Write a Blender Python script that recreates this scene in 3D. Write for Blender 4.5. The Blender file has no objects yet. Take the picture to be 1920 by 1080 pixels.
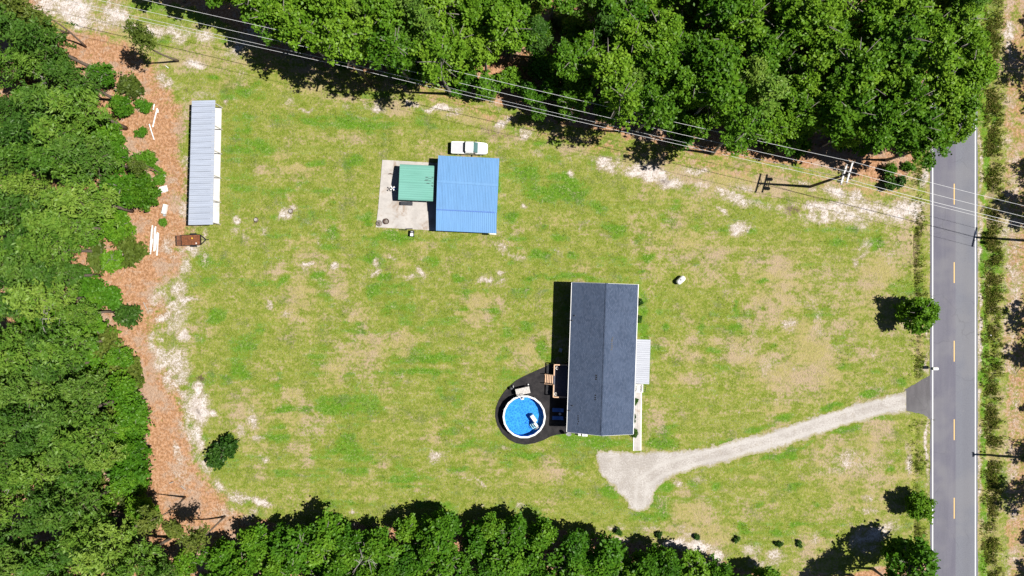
import bpy, bmesh, math, random
import numpy as np
from mathutils import Vector, Matrix, Quaternion

random.seed(7)
rng = np.random.default_rng(11)
S = bpy.context.scene
COL = S.collection
PI = math.pi

# ------------------------------------------------------------------ camera
PXM = 12.05          # survey scale: ground units per metre used for all plan coordinates
CAM_H = 106.0        # drone height
cam_d = bpy.data.cameras.new('drone_camera')
cam = bpy.data.objects.new('drone_camera', cam_d)
COL.objects.link(cam)
cam.location = (0, 0, CAM_H)
cam.rotation_euler = (0, 0, 0)
cam_d.sensor_width = 36.0
cam_d.lens = 18.0 / ((960 / PXM) / CAM_H)
cam_d.clip_start = 1.0
cam_d.clip_end = 9000.0
S.camera = cam

# ------------------------------------------------------------------ world, sun, exposure
SUN_EL = math.radians(58.2)
SUN_DIR = Vector((0.998 * math.cos(SUN_EL), -0.065 * math.cos(SUN_EL), math.sin(SUN_EL))).normalized()
W = bpy.data.worlds.new('World')
S.world = W
W.use_nodes = True
wn = W.node_tree
for n in list(wn.nodes):
    wn.nodes.remove(n)
sky = wn.nodes.new('ShaderNodeTexSky')
sky.sky_type = 'NISHITA'
sky.sun_disc = False
sky.air_density = .45
sky.dust_density = .3
sky.ozone_density = 2.0
sky.sun_elevation = SUN_EL
sky.sun_rotation = math.radians(93.7)
bg = wn.nodes.new('ShaderNodeBackground')
bg.inputs['Strength'].default_value = 0.05
wo = wn.nodes.new('ShaderNodeOutputWorld')
wn.links.new(sky.outputs[0], bg.inputs[0])
wn.links.new(bg.outputs[0], wo.inputs[0])

sun_d = bpy.data.lights.new('sun', 'SUN')
sun_d.energy = 5.0
sun_d.angle = math.radians(0.5)
sun_d.color = (1.0, 0.965, 0.90)
sun = bpy.data.objects.new('sun', sun_d)
COL.objects.link(sun)
sun.location = (60, -4, 100)
sun.rotation_euler = SUN_DIR.to_track_quat('Z', 'Y').to_euler()

S.view_settings.view_transform = 'Standard'
S.view_settings.look = 'None'
S.view_settings.gamma = 1.0
S.view_settings.use_curve_mapping = False
S.view_settings.exposure = 0.58
S.cycles.max_bounces = 6
S.cycles.diffuse_bounces = 1
S.cycles.transparent_max_bounces = 8


# ------------------------------------------------------------------ helpers
def P(px, py, h=0.0):
    """plan coordinates (survey sheet read at height h) -> world x, y"""
    f = (1.0 - h / CAM_H) / PXM
    return ((px - 960.0) * f, (540.0 - py) * f)


def P3(px, py, h=0.0):
    x, y = P(px, py, h)
    return Vector((x, y, h))


def tag(o, label=None, cat=None, group=None, kind=None):
    if label: o['label'] = label
    if cat: o['category'] = cat
    if group: o['group'] = group
    if kind: o['kind'] = kind
    return o


def thing(name, label, cat, loc=(0, 0, 0), rz=0.0, group=None, scale=1.0):
    o = bpy.data.objects.new(name, None)
    COL.objects.link(o)
    o.location = loc
    o.rotation_euler = (0, 0, rz)
    o.scale = (scale, scale, scale)
    o.empty_display_size = 0.3
    return tag(o, label, cat, group)


def link(name, me, parent=None):
    o = bpy.data.objects.new(name, me)
    COL.objects.link(o)
    if parent is not None:
        o.parent = parent
    return o


class MB:
    def __init__(self):
        self.v = []
        self.f = []

    def box(self, c, s, rz=0.0, rot=None):
        M = rot if rot is not None else Matrix.Rotation(rz, 3, 'Z')
        b = len(self.v)
        for dx in (-.5, .5):
            for dy in (-.5, .5):
                for dz in (-.5, .5):
                    self.v.append(tuple(Vector(c) + M @ Vector((dx * s[0], dy * s[1], dz * s[2]))))
        for q in ((0, 1, 3, 2), (4, 6, 7, 5), (0, 4, 5, 1), (2, 3, 7, 6), (0, 2, 6, 4), (1, 5, 7, 3)):
            self.f.append(tuple(b + i for i in q))
        return self

    def bar(self, a, b_, w, t=None):
        a, b_ = Vector(a), Vector(b_)
        d = b_ - a
        q = d.to_track_quat('X', 'Z').to_matrix()
        return self.box((a + b_) / 2, (d.length, w, t or w), rot=q)

    def tube(self, pts, rad, n=8, cap=True):
        pts = [Vector(p) for p in pts]
        if not hasattr(rad, '__len__'):
            rad = [rad] * len(pts)
        b = len(self.v)
        for i, p in enumerate(pts):
            d = (pts[min(i + 1, len(pts) - 1)] - pts[max(i - 1, 0)]).normalized()
            q = d.to_track_quat('Z', 'Y').to_matrix()
            for k in range(n):
                a = 2 * PI * k / n
                self.v.append(tuple(p + q @ Vector((math.cos(a) * rad[i], math.sin(a) * rad[i], 0))))
        for i in range(len(pts) - 1):
            for k in range(n):
                k2 = (k + 1) % n
                self.f.append((b + i * n + k, b + i * n + k2, b + (i + 1) * n + k2, b + (i + 1) * n + k))
        if cap:
            self.f.append(tuple(b + k for k in reversed(range(n))))
            self.f.append(tuple(b + (len(pts) - 1) * n + k for k in range(n)))
        return self

    def lathe(self, c, prof, n=16):
        """prof: list of (r, z) from bottom to top"""
        return self.tube([(c[0], c[1], c[2] + z) for r, z in prof], [max(r, 1e-3) for r, z in prof], n) if False else self._lathe(c, prof, n)

    def _lathe(self, c, prof, n):
        b = len(self.v)
        for r, z in prof:
            for k in range(n):
                a = 2 * PI * k / n
                self.v.append((c[0] + r * math.cos(a), c[1] + r * math.sin(a), c[2] + z))
        for i in range(len(prof) - 1):
            for k in range(n):
                k2 = (k + 1) % n
                self.f.append((b + i * n + k, b + i * n + k2, b + (i + 1) * n + k2, b + (i + 1) * n + k))
        self.f.append(tuple(b + k for k in reversed(range(n))))
        self.f.append(tuple(b + (len(prof) - 1) * n + k for k in range(n)))
        return self

    def poly(self, pts):
        b = len(self.v)
        self.v += [tuple(p) for p in pts]
        self.f.append(tuple(range(b, b + len(pts))))
        return self

    def prism(self, pts, z0, z1):
        n = len(pts)
        b = len(self.v)
        self.v += [(p[0], p[1], z0) for p in pts] + [(p[0], p[1], z1) for p in pts]
        self.f.append(tuple(b + i for i in reversed(range(n))))
        self.f.append(tuple(b + n + i for i in range(n)))
        for i in range(n):
            j = (i + 1) % n
            self.f.append((b + i, b + j, b + n + j, b + n + i))
        return self

    def slab(self, quad, t):
        """quad: four 3-D corners counter-clockwise from above; thickness t downwards"""
        b = len(self.v)
        self.v += [tuple(q) for q in quad] + [(q[0], q[1], q[2] - t) for q in quad]
        self.f += [(b, b + 1, b + 2, b + 3), (b + 7, b + 6, b + 5, b + 4)]
        for i in range(4):
            j = (i + 1) % 4
            self.f.append((b + i, b + 4 + i, b + 4 + j, b + j))
        return self

    def mesh(self, name, mat, smooth=False):
        me = bpy.data.meshes.new(name)
        me.from_pydata(self.v, [], self.f)
        me.update()
        if mat: me.materials.append(mat)
        if smooth:
            me.polygons.foreach_set('use_smooth', [True] * len(me.polygons))
        return me

    def build(self, name, mat, parent=None, smooth=False, bevel=0.0):
        o = link(name, self.mesh(name, mat, smooth), parent)
        if bevel:
            m = o.modifiers.new('bevel', 'BEVEL')
            m.width = bevel
            m.segments = 2
        return o


# ------------------------------------------------------------------ materials
class NT:
    def __init__(self, name):
        self.m = bpy.data.materials.new(name)
        self.m.use_nodes = True
        self.t = self.m.node_tree
        for n in list(self.t.nodes):
            self.t.nodes.remove(n)
        self.out = self.t.nodes.new('ShaderNodeOutputMaterial')

    def n(self, typ, **kw):
        nd = self.t.nodes.new(typ)
        for k, v in kw.items():
            setattr(nd, k, v)
        return nd

    def l(self, a, b):
        self.t.links.new(a, b)

    def val(self, sock, v):
        if hasattr(v, 'is_linked') or hasattr(v, 'links'):
            self.l(v, sock)
        else:
            sock.default_value = v

    def math(self, op, a, b=None, c=None, clamp=False):
        nd = self.n('ShaderNodeMath', operation=op, use_clamp=clamp)
        self.val(nd.inputs[0], a)
        if b is not None: self.val(nd.inputs[1], b)
        if c is not None: self.val(nd.inputs[2], c)
        return nd.outputs[0]

    def mix(self, f, a, b, blend='MIX'):
        nd = self.n('ShaderNodeMix', data_type='RGBA', blend_type=blend)
        self.val(nd.inputs[0], f)
        self.val(nd.inputs[6], a if not isinstance(a, tuple) else (*a[:3], 1))
        self.val(nd.inputs[7], b if not isinstance(b, tuple) else (*b[:3], 1))
        return nd.outputs[2]

    def noise(self, scale, detail=3, rough=.55, vec=None, dist=0.0, stretch=None):
        nd = self.n('ShaderNodeTexNoise')
        nd.inputs['Scale'].default_value = scale
        nd.inputs['Detail'].default_value = detail
        nd.inputs['Roughness'].default_value = rough
        nd.inputs['Distortion'].default_value = dist
        v = vec if vec is not None else self.pos()
        if stretch:
            mp = self.n('ShaderNodeMapping')
            mp.inputs['Scale'].default_value = stretch
            self.l(v, mp.inputs[0])
            v = mp.outputs[0]
        self.l(v, nd.inputs['Vector'])
        return nd.outputs[0]

    def pos(self):
        return self.n('ShaderNodeNewGeometry').outputs['Position']

    def obj(self):
        return self.n('ShaderNodeTexCoord').outputs['Object']

    def ramp(self, f, lo, hi):
        nd = self.n('ShaderNodeMapRange', clamp=True)
        nd.interpolation_type = 'SMOOTHSTEP'
        self.val(nd.inputs[0], f)
        nd.inputs[1].default_value = lo
        nd.inputs[2].default_value = hi
        return nd.outputs[0]

    def attr(self, name):
        return self.n('ShaderNodeAttribute', attribute_name=name).outputs['Fac']

    def bump(self, h, strength, dist=.05):
        nd = self.n('ShaderNodeBump')
        nd.inputs['Strength'].default_value = strength
        nd.inputs['Distance'].default_value = dist
        self.l(h, nd.inputs['Height'])
        return nd.outputs[0]

    def principled(self, color, rough=.8, metal=0.0, normal=None, spec=.5):
        b = self.n('ShaderNodeBsdfPrincipled')
        self.val(b.inputs['Base Color'], color if not isinstance(color, tuple) else (*color[:3], 1))
        self.val(b.inputs['Roughness'], rough)
        self.val(b.inputs['Metallic'], metal)
        b.inputs['Specular IOR Level'].default_value = spec
        if normal is not None: self.l(normal, b.inputs['Normal'])
        self.l(b.outputs[0], self.out.inputs[0])
        return b


def mat_basic(name, c, rough=.7, var=.18, scale=3.0, metal=0.0, bump=0.0, bscale=20, dirt=None, dirt_amt=.4, spec=.4):
    t = NT(name)
    n1 = t.noise(scale, 4, .6)
    dark = tuple(x * (1 - var) for x in c)
    lite = tuple(min(1, x * (1 + var)) for x in c)
    col = t.mix(t.ramp(n1, .3, .7), dark, lite)
    n2 = t.noise(scale * 9, 2, .6)
    col = t.mix(t.math('MULTIPLY', t.ramp(n2, .4, .8), .35), col, dark)
    if dirt:
        n3 = t.noise(scale * .6, 5, .7, dist=.6)
        col = t.mix(t.math('MULTIPLY', t.ramp(n3, .52, .72), dirt_amt), col, dirt)
    nrm = t.bump(t.noise(bscale, 3), bump, .03) if bump else None
    t.principled(col, rough, metal, nrm, spec)
    return t.m


M = {}
M['white'] = mat_basic('white_paint', (.74, .74, .73), .5, .05)
M['white_dirty'] = mat_basic('weathered_white', (.66, .65, .62), .7, .12, 2, dirt=(.35, .30, .25), dirt_amt=.5)
M['siding'] = mat_basic('siding', (.50, .47, .42), .7, .06)
M['black'] = mat_basic('black_metal', (.016, .016, .018), .5, .2)
M['dark_plastic'] = mat_basic('dark_plastic', (.035, .037, .045), .5, .2)
M['tyre'] = mat_basic('tyre_rubber', (.02, .02, .02), .85, .2)
M['steel'] = mat_basic('galvanised_steel', (.45, .46, .47), .45, .1, metal=.3)
M['bark'] = mat_basic('bark', (.15, .115, .09), .95, .35, 6, bump=.6, bscale=14)
M['bark_grey'] = mat_basic('grey_bark', (.20, .18, .16), .95, .25, 6, bump=.5, bscale=14)
M['dead'] = mat_basic('dead_wood', (.33, .30, .275), .95, .2, 6)
M['pole_wood'] = mat_basic('creosoted_pole', (.062, .048, .040), .9, .3, 4)
M['arm'] = mat_basic('bleached_crossarm', (.64, .60, .58), .8, .1)
M['wire'] = mat_basic('bright_aluminium_wire', (.70, .70, .71), .5, .03)
M['cedar'] = mat_basic('pressure_treated_wood', (.62, .40, .26), .75, .15, 4)
M['deck_dark'] = mat_basic('stained_deck_board', (.10, .10, .13), .75, .2, 4)
M['grey_wood'] = mat_basic('weathered_grey_wood', (.50, .47, .44), .85, .14, 5)
M['rust_wood'] = mat_basic('red_brown_deck_wood', (.175, .062, .026), .85, .35, 4)
M['blue_sling'] = mat_basic('blue_sling_fabric', (.06, .16, .48), .8, .1)
M['glass_dark'] = mat_basic('dark_glass', (.02, .03, .04), .08, .1, spec=.6)
M['glass_teal'] = mat_basic('teal_tinted_glass', (.075, .15, .15), .10, .1, spec=.6)
M['truck'] = mat_basic('white_truck_paint', (.80, .81, .80), .3, .02, spec=.5)
M['tonneau'] = mat_basic('grey_white_vinyl_cover', (.47, .47, .50), .7, .05)
M['chrome'] = mat_basic('chrome', (.6, .6, .6), .2, .05, metal=.9)
M['red'] = mat_basic('red_plastic', (.45, .02, .015), .3, .05)
M['ash'] = mat_basic('ash', (.20, .17, .15), .95, .4, 5)
M['plan_rust'] = mat_basic('rusty_steel', (.085, .048, .035), .85, .35, 5)
M['tarp'] = mat_basic('blue_plastic', (.07, .15, .45), .5, .1)
M['yellow'] = mat_basic('yellow_plastic', (.7, .45, .05), .5, .05)


def mat_concrete(name, c, stain, amt, lo=.55, hi=.72):
    t = NT(name)
    n1 = t.noise(.7, 5, .65)
    n2 = t.noise(6, 3, .6)
    n3 = t.noise(.35, 6, .7, dist=.8)
    col = t.mix(t.ramp(n1, .3, .7), tuple(x * .86 for x in c), tuple(min(1, x * 1.08) for x in c))
    col = t.mix(t.math('MULTIPLY', t.ramp(n2, .45, .75), .25), col, tuple(x * .7 for x in c))
    col = t.mix(t.math('MULTIPLY', t.ramp(n3, lo, hi), amt), col, stain)
    t.principled(col, .85, 0, t.bump(n2, .2, .01), .3)
    return t.m


M['concrete'] = mat_concrete('patio_concrete', (.44, .41, .385), (.24, .16, .10), .75, .50, .70)
M['concrete_pale'] = mat_concrete('pale_shed_slab', (.62, .60, .575), (.32, .28, .25), .55, .6, .72)


def mat_metal_roof(name, c, streak, axis, rust=None):
    """painted sheet metal: faded along the sheet, streaked along 'axis' (0 = x, 1 = y)"""
    t = NT(name)
    st = (.25, 5, 1) if axis == 0 else (5, .25, 1)
    n1 = t.noise(1.2, 3, .6, stretch=st)
    n2 = t.noise(.25, 3, .6)
    oi = t.n('ShaderNodeObjectInfo').outputs['Random']
    col = t.mix(t.ramp(n1, .3, .7), tuple(x * .90 for x in c), tuple(min(1, x * 1.08) for x in c))
    col = t.mix(t.math('MULTIPLY', t.ramp(n2, .35, .7), .3), col, streak)
    col = t.mix(t.math('MULTIPLY', oi, .25), col, tuple(x * .82 for x in c))
    if rust:
        n3 = t.noise(.9, 4, .7, stretch=(.35, 3.2, 1) if axis == 0 else (3.2, .35, 1))
        col = t.mix(t.math('MULTIPLY', t.ramp(n3, .66, .73), .8), col, rust)
    t.principled(col, .7, 0, None, .25)
    return t.m


M['roof_blue'] = mat_metal_roof('blue_roof_metal', (.135, .285, .515), (.165, .31, .54), 1)
M['roof_green'] = mat_metal_roof('green_carport_metal', (.150, .365, .300), (.19, .40, .355), 0, rust=(.07, .14, .12))
M['roof_grey'] = mat_metal_roof('grey_shed_metal', (.38, .42, .51), (.42, .45, .52), 0, rust=(.22, .22, .25))
M['roof_porch'] = mat_metal_roof('white_porch_metal', (.385, .40, .445), (.42, .43, .45), 0)


def mat_shingle():
    t = NT('charcoal_shingles')
    o = t.obj()
    mp = t.n('ShaderNodeMapping')
    mp.inputs['Rotation'].default_value = (0, 0, PI / 2)
    t.l(o, mp.inputs[0])
    br = t.n('ShaderNodeTexBrick')
    br.inputs['Scale'].default_value = 1.0
    br.inputs['Brick Width'].default_value = .34
    br.inputs['Row Height'].default_value = .16
    br.inputs['Mortar Size'].default_value = .012
    br.inputs['Color1'].default_value = (.043, .064, .108, 1)
    br.inputs['Color2'].default_value = (.082, .106, .165, 1)
    br.inputs['Mortar'].default_value = (.035, .04, .055, 1)
    t.l(mp.outputs[0], br.inputs['Vector'])
    n1 = t.noise(.5, 4, .6)
    n2 = t.noise(5, 3, .7)
    col = t.mix(t.math('MULTIPLY', t.ramp(n1, .35, .7), .45), br.outputs[0], (.080, .106, .165))
    col = t.mix(t.math('MULTIPLY', t.ramp(n2, .4, .75), .5), col, (.040, .062, .112))
    t.principled(col, .92, 0, t.bump(br.outputs[1], .5, .02), .2)
    return t.m


M['shingle'] = mat_shingle()


def mat_asphalt(name, a, b, split=False):
    t = NT(name)
    ps = t.pos()
    n1 = t.noise(.5, 4, .6, stretch=(1.6, .18, 1))
    n2 = t.noise(9, 3, .7)
    n3 = t.noise(.12, 3, .6)
    col = t.mix(t.ramp(n1, .3, .7), a, b)
    if split:
        sx = t.n('ShaderNodeSeparateXYZ')
        t.l(ps, sx.inputs[0])
        f = t.ramp(sx.outputs[0], (1790.5 - 960) / PXM, (1793 - 960) / PXM)
        col = t.mix(t.math('MULTIPLY', f, .8), col, (.165, .172, .198))
        # polished wheel tracks
        for cx in (1770, 1812):
            d = t.math('ABSOLUTE', t.math('SUBTRACT', sx.outputs[0], (cx - 960) / PXM))
            col = t.mix(t.math('MULTIPLY', t.ramp(d, .9, .2), .22), col, (.125, .125, .14))
    col = t.mix(t.math('MULTIPLY', t.ramp(n2, .45, .62), .40), col, tuple(x * .70 for x in a))
    col = t.mix(t.math('MULTIPLY', t.ramp(n3, .46, .62), .35), col, (.20, .195, .20))
    vo = t.n('ShaderNodeTexVoronoi', feature='DISTANCE_TO_EDGE')
    vo.inputs['Scale'].default_value = .22
    ds = t.n('ShaderNodeVectorMath', operation='ADD')
    nv = t.n('ShaderNodeTexNoise')
    nv.inputs['Scale'].default_value = .8
    t.l(ps, nv.inputs['Vector'])
    t.l(ps, ds.inputs[0])
    t.l(nv.outputs[1], ds.inputs[1])
    t.l(ds.outputs[0], vo.inputs['Vector'])
    ck = t.math('MULTIPLY', t.ramp(vo.outputs['Distance'], .016, .004), t.ramp(t.noise(.15, 2), .50, .58))
    col = t.mix(t.math('MULTIPLY', ck, .2), col, (.05, .05, .055))
    st = t.noise(.7, 5, .75, dist=1.2)
    col = t.mix(t.math('MULTIPLY', t.ramp(st, .64, .72), .35), col, (.24, .23, .225))
    t.principled(col, .88, 0, t.bump(n2, .25, .01), .3)
    return t.m


M['asphalt'] = mat_asphalt('worn_road_asphalt', (.120, .116, .148), (.148, .144, .175), True)
M['asphalt_apron'] = mat_asphalt('apron_asphalt', (.085, .080, .086), (.125, .117, .126))


def mat_paint(name, c):
    t = NT(name)
    n = t.noise(14, 3, .7)
    col = t.mix(t.math('MULTIPLY', t.ramp(n, .5, .75), .5), c, (.3, .3, .31))
    t.principled(col, .7)
    return t.m


M['line_white'] = mat_paint('white_road_paint', (.78, .78, .78))
M['line_yellow'] = mat_paint('yellow_road_paint', (.66, .42, .13))


def mat_gravel():
    t = NT('pale_gravel')
    n1 = t.noise(.35, 4, .6)
    n2 = t.noise(4.5, 4, .8)
    n3 = t.noise(.9, 5, .7, dist=.7)
    n4 = t.noise(2.2, 4, .7)
    col = t.mix(t.ramp(n1, .38, .62), (.35, .32, .295), (.44, .41, .385))
    col = t.mix(t.math('MULTIPLY', t.ramp(n2, .46, .62), .6), col, (.25, .22, .195))
    col = t.mix(t.math('MULTIPLY', t.ramp(n2, .46, .34), .5), col, (.55, .52, .49))
    col = t.mix(t.math('MULTIPLY', t.ramp(n3, .56, .70), .55), col, (.29, .245, .185))
    col = t.mix(t.math('MULTIPLY', t.attr('track'), .40), col, (.475, .45, .425))
    rim = t.math('ADD', t.attr('rim'), t.math('MULTIPLY', t.math('SUBTRACT', n4, .5), 1.6))
    col = t.mix(t.math('MULTIPLY', t.ramp(rim, .35, 1.0), .7), col, (.27, .24, .11))
    t.principled(col, .95, 0, t.bump(n2, .8, .04), .2)
    return t.m


M['gravel'] = mat_gravel()


def mat_mulch():
    t = NT('black_rubber_mulch')
    n1 = t.noise(.9, 4, .6)
    n2 = t.noise(9, 4, .75)
    col = t.mix(t.ramp(n1, .3, .7), (.017, .016, .018), (.036, .033, .034))
    col = t.mix(t.math('MULTIPLY', t.ramp(n2, .55, .75), .5), col, (.085, .07, .06))
    t.principled(col, .95, 0, t.bump(n2, .8, .04), .2)
    return t.m


M['mulch'] = mat_mulch()


def mat_liner():
    t = NT('blue_pool_liner')
    v = t.n('ShaderNodeTexVoronoi', feature='DISTANCE_TO_EDGE')
    v.inputs['Scale'].default_value = 2.6
    t.l(t.obj(), v.inputs['Vector'])
    n = t.noise(5.5, 3, .7)
    col = t.mix(t.ramp(v.outputs['Distance'], .02, .16), (.10, .42, .86), (.025, .20, .66))
    col = t.mix(t.ramp(n, .4, .7), col, (.055, .31, .80))
    t.principled(col, .6)
    return t.m


M['liner'] = mat_liner()


def mat_water():
    t = NT('pool_water')
    tr = t.n('ShaderNodeBsdfTransparent')
    tr.inputs[0].default_value = (.62, .86, .97, 1)
    gl = t.n('ShaderNodeBsdfGlossy')
    gl.inputs['Roughness'].default_value = .03
    fr = t.n('ShaderNodeFresnel')
    fr.inputs[0].default_value = 1.33
    n = t.noise(3.5, 3, .6)
    b = t.bump(n, .35, .05)
    t.l(b, gl.inputs['Normal'])
    t.l(b, fr.inputs['Normal'])
    mx = t.n('ShaderNodeMixShader')
    t.l(fr.outputs[0], mx.inputs[0])
    t.l(tr.outputs[0], mx.inputs[1])
    t.l(gl.outputs[0], mx.inputs[2])
    t.l(mx.outputs[0], t.out.inputs[0])
    return t.m


M['water'] = mat_water()


def mat_leaf(name, dark, mid, lite, trans=.34, hue=.5):
    t = NT(name)
    a = t.attr('tone')
    oi = t.n('ShaderNodeObjectInfo').outputs['Random']
    f = t.math('ADD', t.math('MULTIPLY', a, .52), t.math('MULTIPLY', oi, .48))
    cr = t.n('ShaderNodeValToRGB')
    cr.color_ramp.elements[0].position = .12
    cr.color_ramp.elements[0].color = (*dark, 1)
    cr.color_ramp.elements[1].position = .9
    cr.color_ramp.elements[1].color = (*lite, 1)
    e = cr.color_ramp.elements.new(.5)
    e.color = (*mid, 1)
    t.l(f, cr.inputs[0])
    df = t.n('ShaderNodeBsdfDiffuse')
    ts = t.n('ShaderNodeBsdfTranslucent')
    gl = t.n('ShaderNodeBsdfGlossy')
    gl.inputs['Roughness'].default_value = .45
    gl.inputs[0].default_value = (.6, .65, .5, 1)
    t.l(cr.outputs[0], df.inputs[0])
    br = t.mix(.5, cr.outputs[0], (.12, .27, .02))
    t.l(br, ts.inputs[0])
    m1 = t.n('ShaderNodeMixShader')
    m1.inputs[0].default_value = trans
    t.l(df.outputs[0], m1.inputs[1])
    t.l(ts.outputs[0], m1.inputs[2])
    m2 = t.n('ShaderNodeMixShader')
    m2.inputs[0].default_value = .02
    t.l(m1.outputs[0], m2.inputs[1])
    t.l(gl.outputs[0], m2.inputs[2])
    t.l(m2.outputs[0], t.out.inputs[0])
    return t.m


M['leaf_broad'] = mat_leaf('bright_tree_foliage', (.044, .130, .008), (.112, .240, .013), (.205, .345, .025))
M['leaf_pine'] = mat_leaf('pine_foliage', (.050, .142, .014), (.132, .248, .028), (.235, .340, .050))
M['leaf_pine_dark'] = mat_leaf('dark_pine_foliage', (.032, .095, .012), (.078, .170, .022), (.155, .255, .038))
M['leaf_low'] = mat_leaf('deep_green_foliage', (.034, .118, .007), (.082, .208, .012), (.160, .305, .020))
M['leaf_bright'] = mat_leaf('fresh_green_shrub', (.045, .135, .008), (.075, .205, .012), (.125, .265, .020))
M['leaf_dark'] = mat_leaf('dark_bush_foliage', (.014, .045, .007), (.028, .078, .010), (.060, .125, .016), .15)
M['leaf_brown'] = mat_leaf('browned_dead_foliage', (.14, .07, .03), (.24, .11, .05), (.34, .17, .08), .15)
M['leaf_olive'] = mat_leaf('olive_foliage', (.055, .085, .015), (.105, .150, .022), (.165, .195, .035))
M['weeds'] = mat_leaf('roadside_weeds', (.060, .120, .012), (.150, .200, .022), (.300, .250, .080))


# ------------------------------------------------------------------ ground: masks by plan position
def value_noise(x, y, cell, seed):
    """smooth value noise in 0..1, arrays in, plan units"""
    r = np.random.default_rng(seed)
    tab = r.random((257, 257))
    u, v = x / cell + 31.7, y / cell + 17.3
    i, j = np.floor(u).astype(int), np.floor(v).astype(int)
    fu, fv = u - i, v - j
    fu = fu * fu * (3 - 2 * fu)
    fv = fv * fv * (3 - 2 * fv)
    i0, j0, i1, j1 = i % 256, j % 256, (i + 1) % 256, (j + 1) % 256
    return (tab[i0, j0] * (1 - fu) * (1 - fv) + tab[i1, j0] * fu * (1 - fv) + tab[i0, j1] * (1 - fu) * fv + tab[i1, j1] * fu * fv)


def fbm(x, y, cell, seed, oct=4):
    s, a, t = 0, 1.0, 0
    for k in range(oct):
        s = s + a * value_noise(x, y, cell / 2 ** k, seed + k)
        t += a
        a *= .55
    return s / t


def smooth(v, a, b):
    t = np.clip((v - a) / (b - a), 0, 1)
    return t * t * (3 - 2 * t)


fx = np.arange(-48, 1969, 3.0)
fy = np.arange(-48, 1129, 3.0)
ox = np.array([-26000, -9000, -3000, -1200, -500, -250, -120])
gx_ = np.concatenate([ox, fx, 1920 - ox[::-1]])
oy = np.array([-26000, -9000, -3000, -1200, -500, -250, -120])
gy_ = np.concatenate([oy, fy, 1080 - oy[::-1]])
GX, GY = np.meshgrid(gx_, gy_)
nyy, nxx = GX.shape
wob = (fbm(GX, GY, 60, 1) - .5) * 46 + (fbm(GX, GY, 14, 5) - .5) * 16


def edge_x(poly):
    ys = [p[1] for p in poly]
    xs = [p[0] for p in poly]
    return np.interp(GY, ys, xs)


def edge_y(poly):
    xs = [p[0] for p in poly]
    ys = [p[1] for p in poly]
    return np.interp(GX, xs, ys)


def blobs(lst, soft=.0):
    m = np.zeros_like(GX)
    wx = (fbm(GX, GY, 22, 21) - .5) * 20
    wy = (fbm(GX, GY, 22, 29) - .5) * 20
    for b in lst:
        x, y, rx, ry = b[:4]
        ang = math.radians(b[4]) if len(b) > 4 else 0
        st = b[5] if len(b) > 5 else 1.0
        dx, dy = GX + wx - x, GY + wy - y
        u = dx * math.cos(ang) + dy * math.sin(ang)
        v = -dx * math.sin(ang) + dy * math.cos(ang)
        d = np.sqrt((u / rx) ** 2 + (v / ry) ** 2)
        m = np.maximum(m, st * smooth(d, 1.55, soft))
    return m


litL = edge_x([(150, -60), (215, 70), (290, 120), (318, 170), (332, 240), (340, 300), (345, 420), (335, 470), (322, 510), (278, 545),
               (284, 600), (298, 660), (318, 720), (345, 780), (362, 850), (400, 930), (440, 960), (470, 1000), (480, 1200)])
litter = smooth(GX + wob * 1.6, litL + 46, litL - 30)
track = smooth(GX + wob, 40, 120) * smooth(GX - GY * 1.2 + wob, 330, 200) * smooth(GY + wob * .6, 88, 50)
litter *= 1 - .62 * track * smooth(GY, 90, 50)
litter = np.maximum(litter, .40 * track)
topE = edge_y([(-60, -40), (250, -20), (370, 20), (440, 55), (510, 100), (600, 122), (700, 138), (800, 152), (900, 190), (960, 205), (1060, 232),
               (1180, 250), (1290, 285), (1400, 298), (1500, 312), (1600, 328), (1690, 345), (1720, 300), (1745, 290), (2000, 290)])
litter = np.maximum(litter, smooth(GY + wob * .6, topE + 12, topE - 10) * (GX < 1742))
litter = np.maximum(litter, .47 * smooth(np.abs(GY - topE - 20 + wob * .8), 36, 4) * (GX > 420) * (GX < 1742))
botE = edge_y([(300, 1000), (480, 975), (560, 990), (640, 978), (800, 985), (900, 975), (1000, 985), (1110, 1000), (1180, 1015), (1280, 1038),
               (1400, 1065), (1500, 1085), (1640, 1062), (1740, 1050)])
litter = np.maximum(litter, smooth(GY + wob * .5, botE - 9, botE + 9) * (GX < 1738))
litter = np.maximum(litter, smooth(GX + wob * .5, 1876, 1892) * .62)

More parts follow.
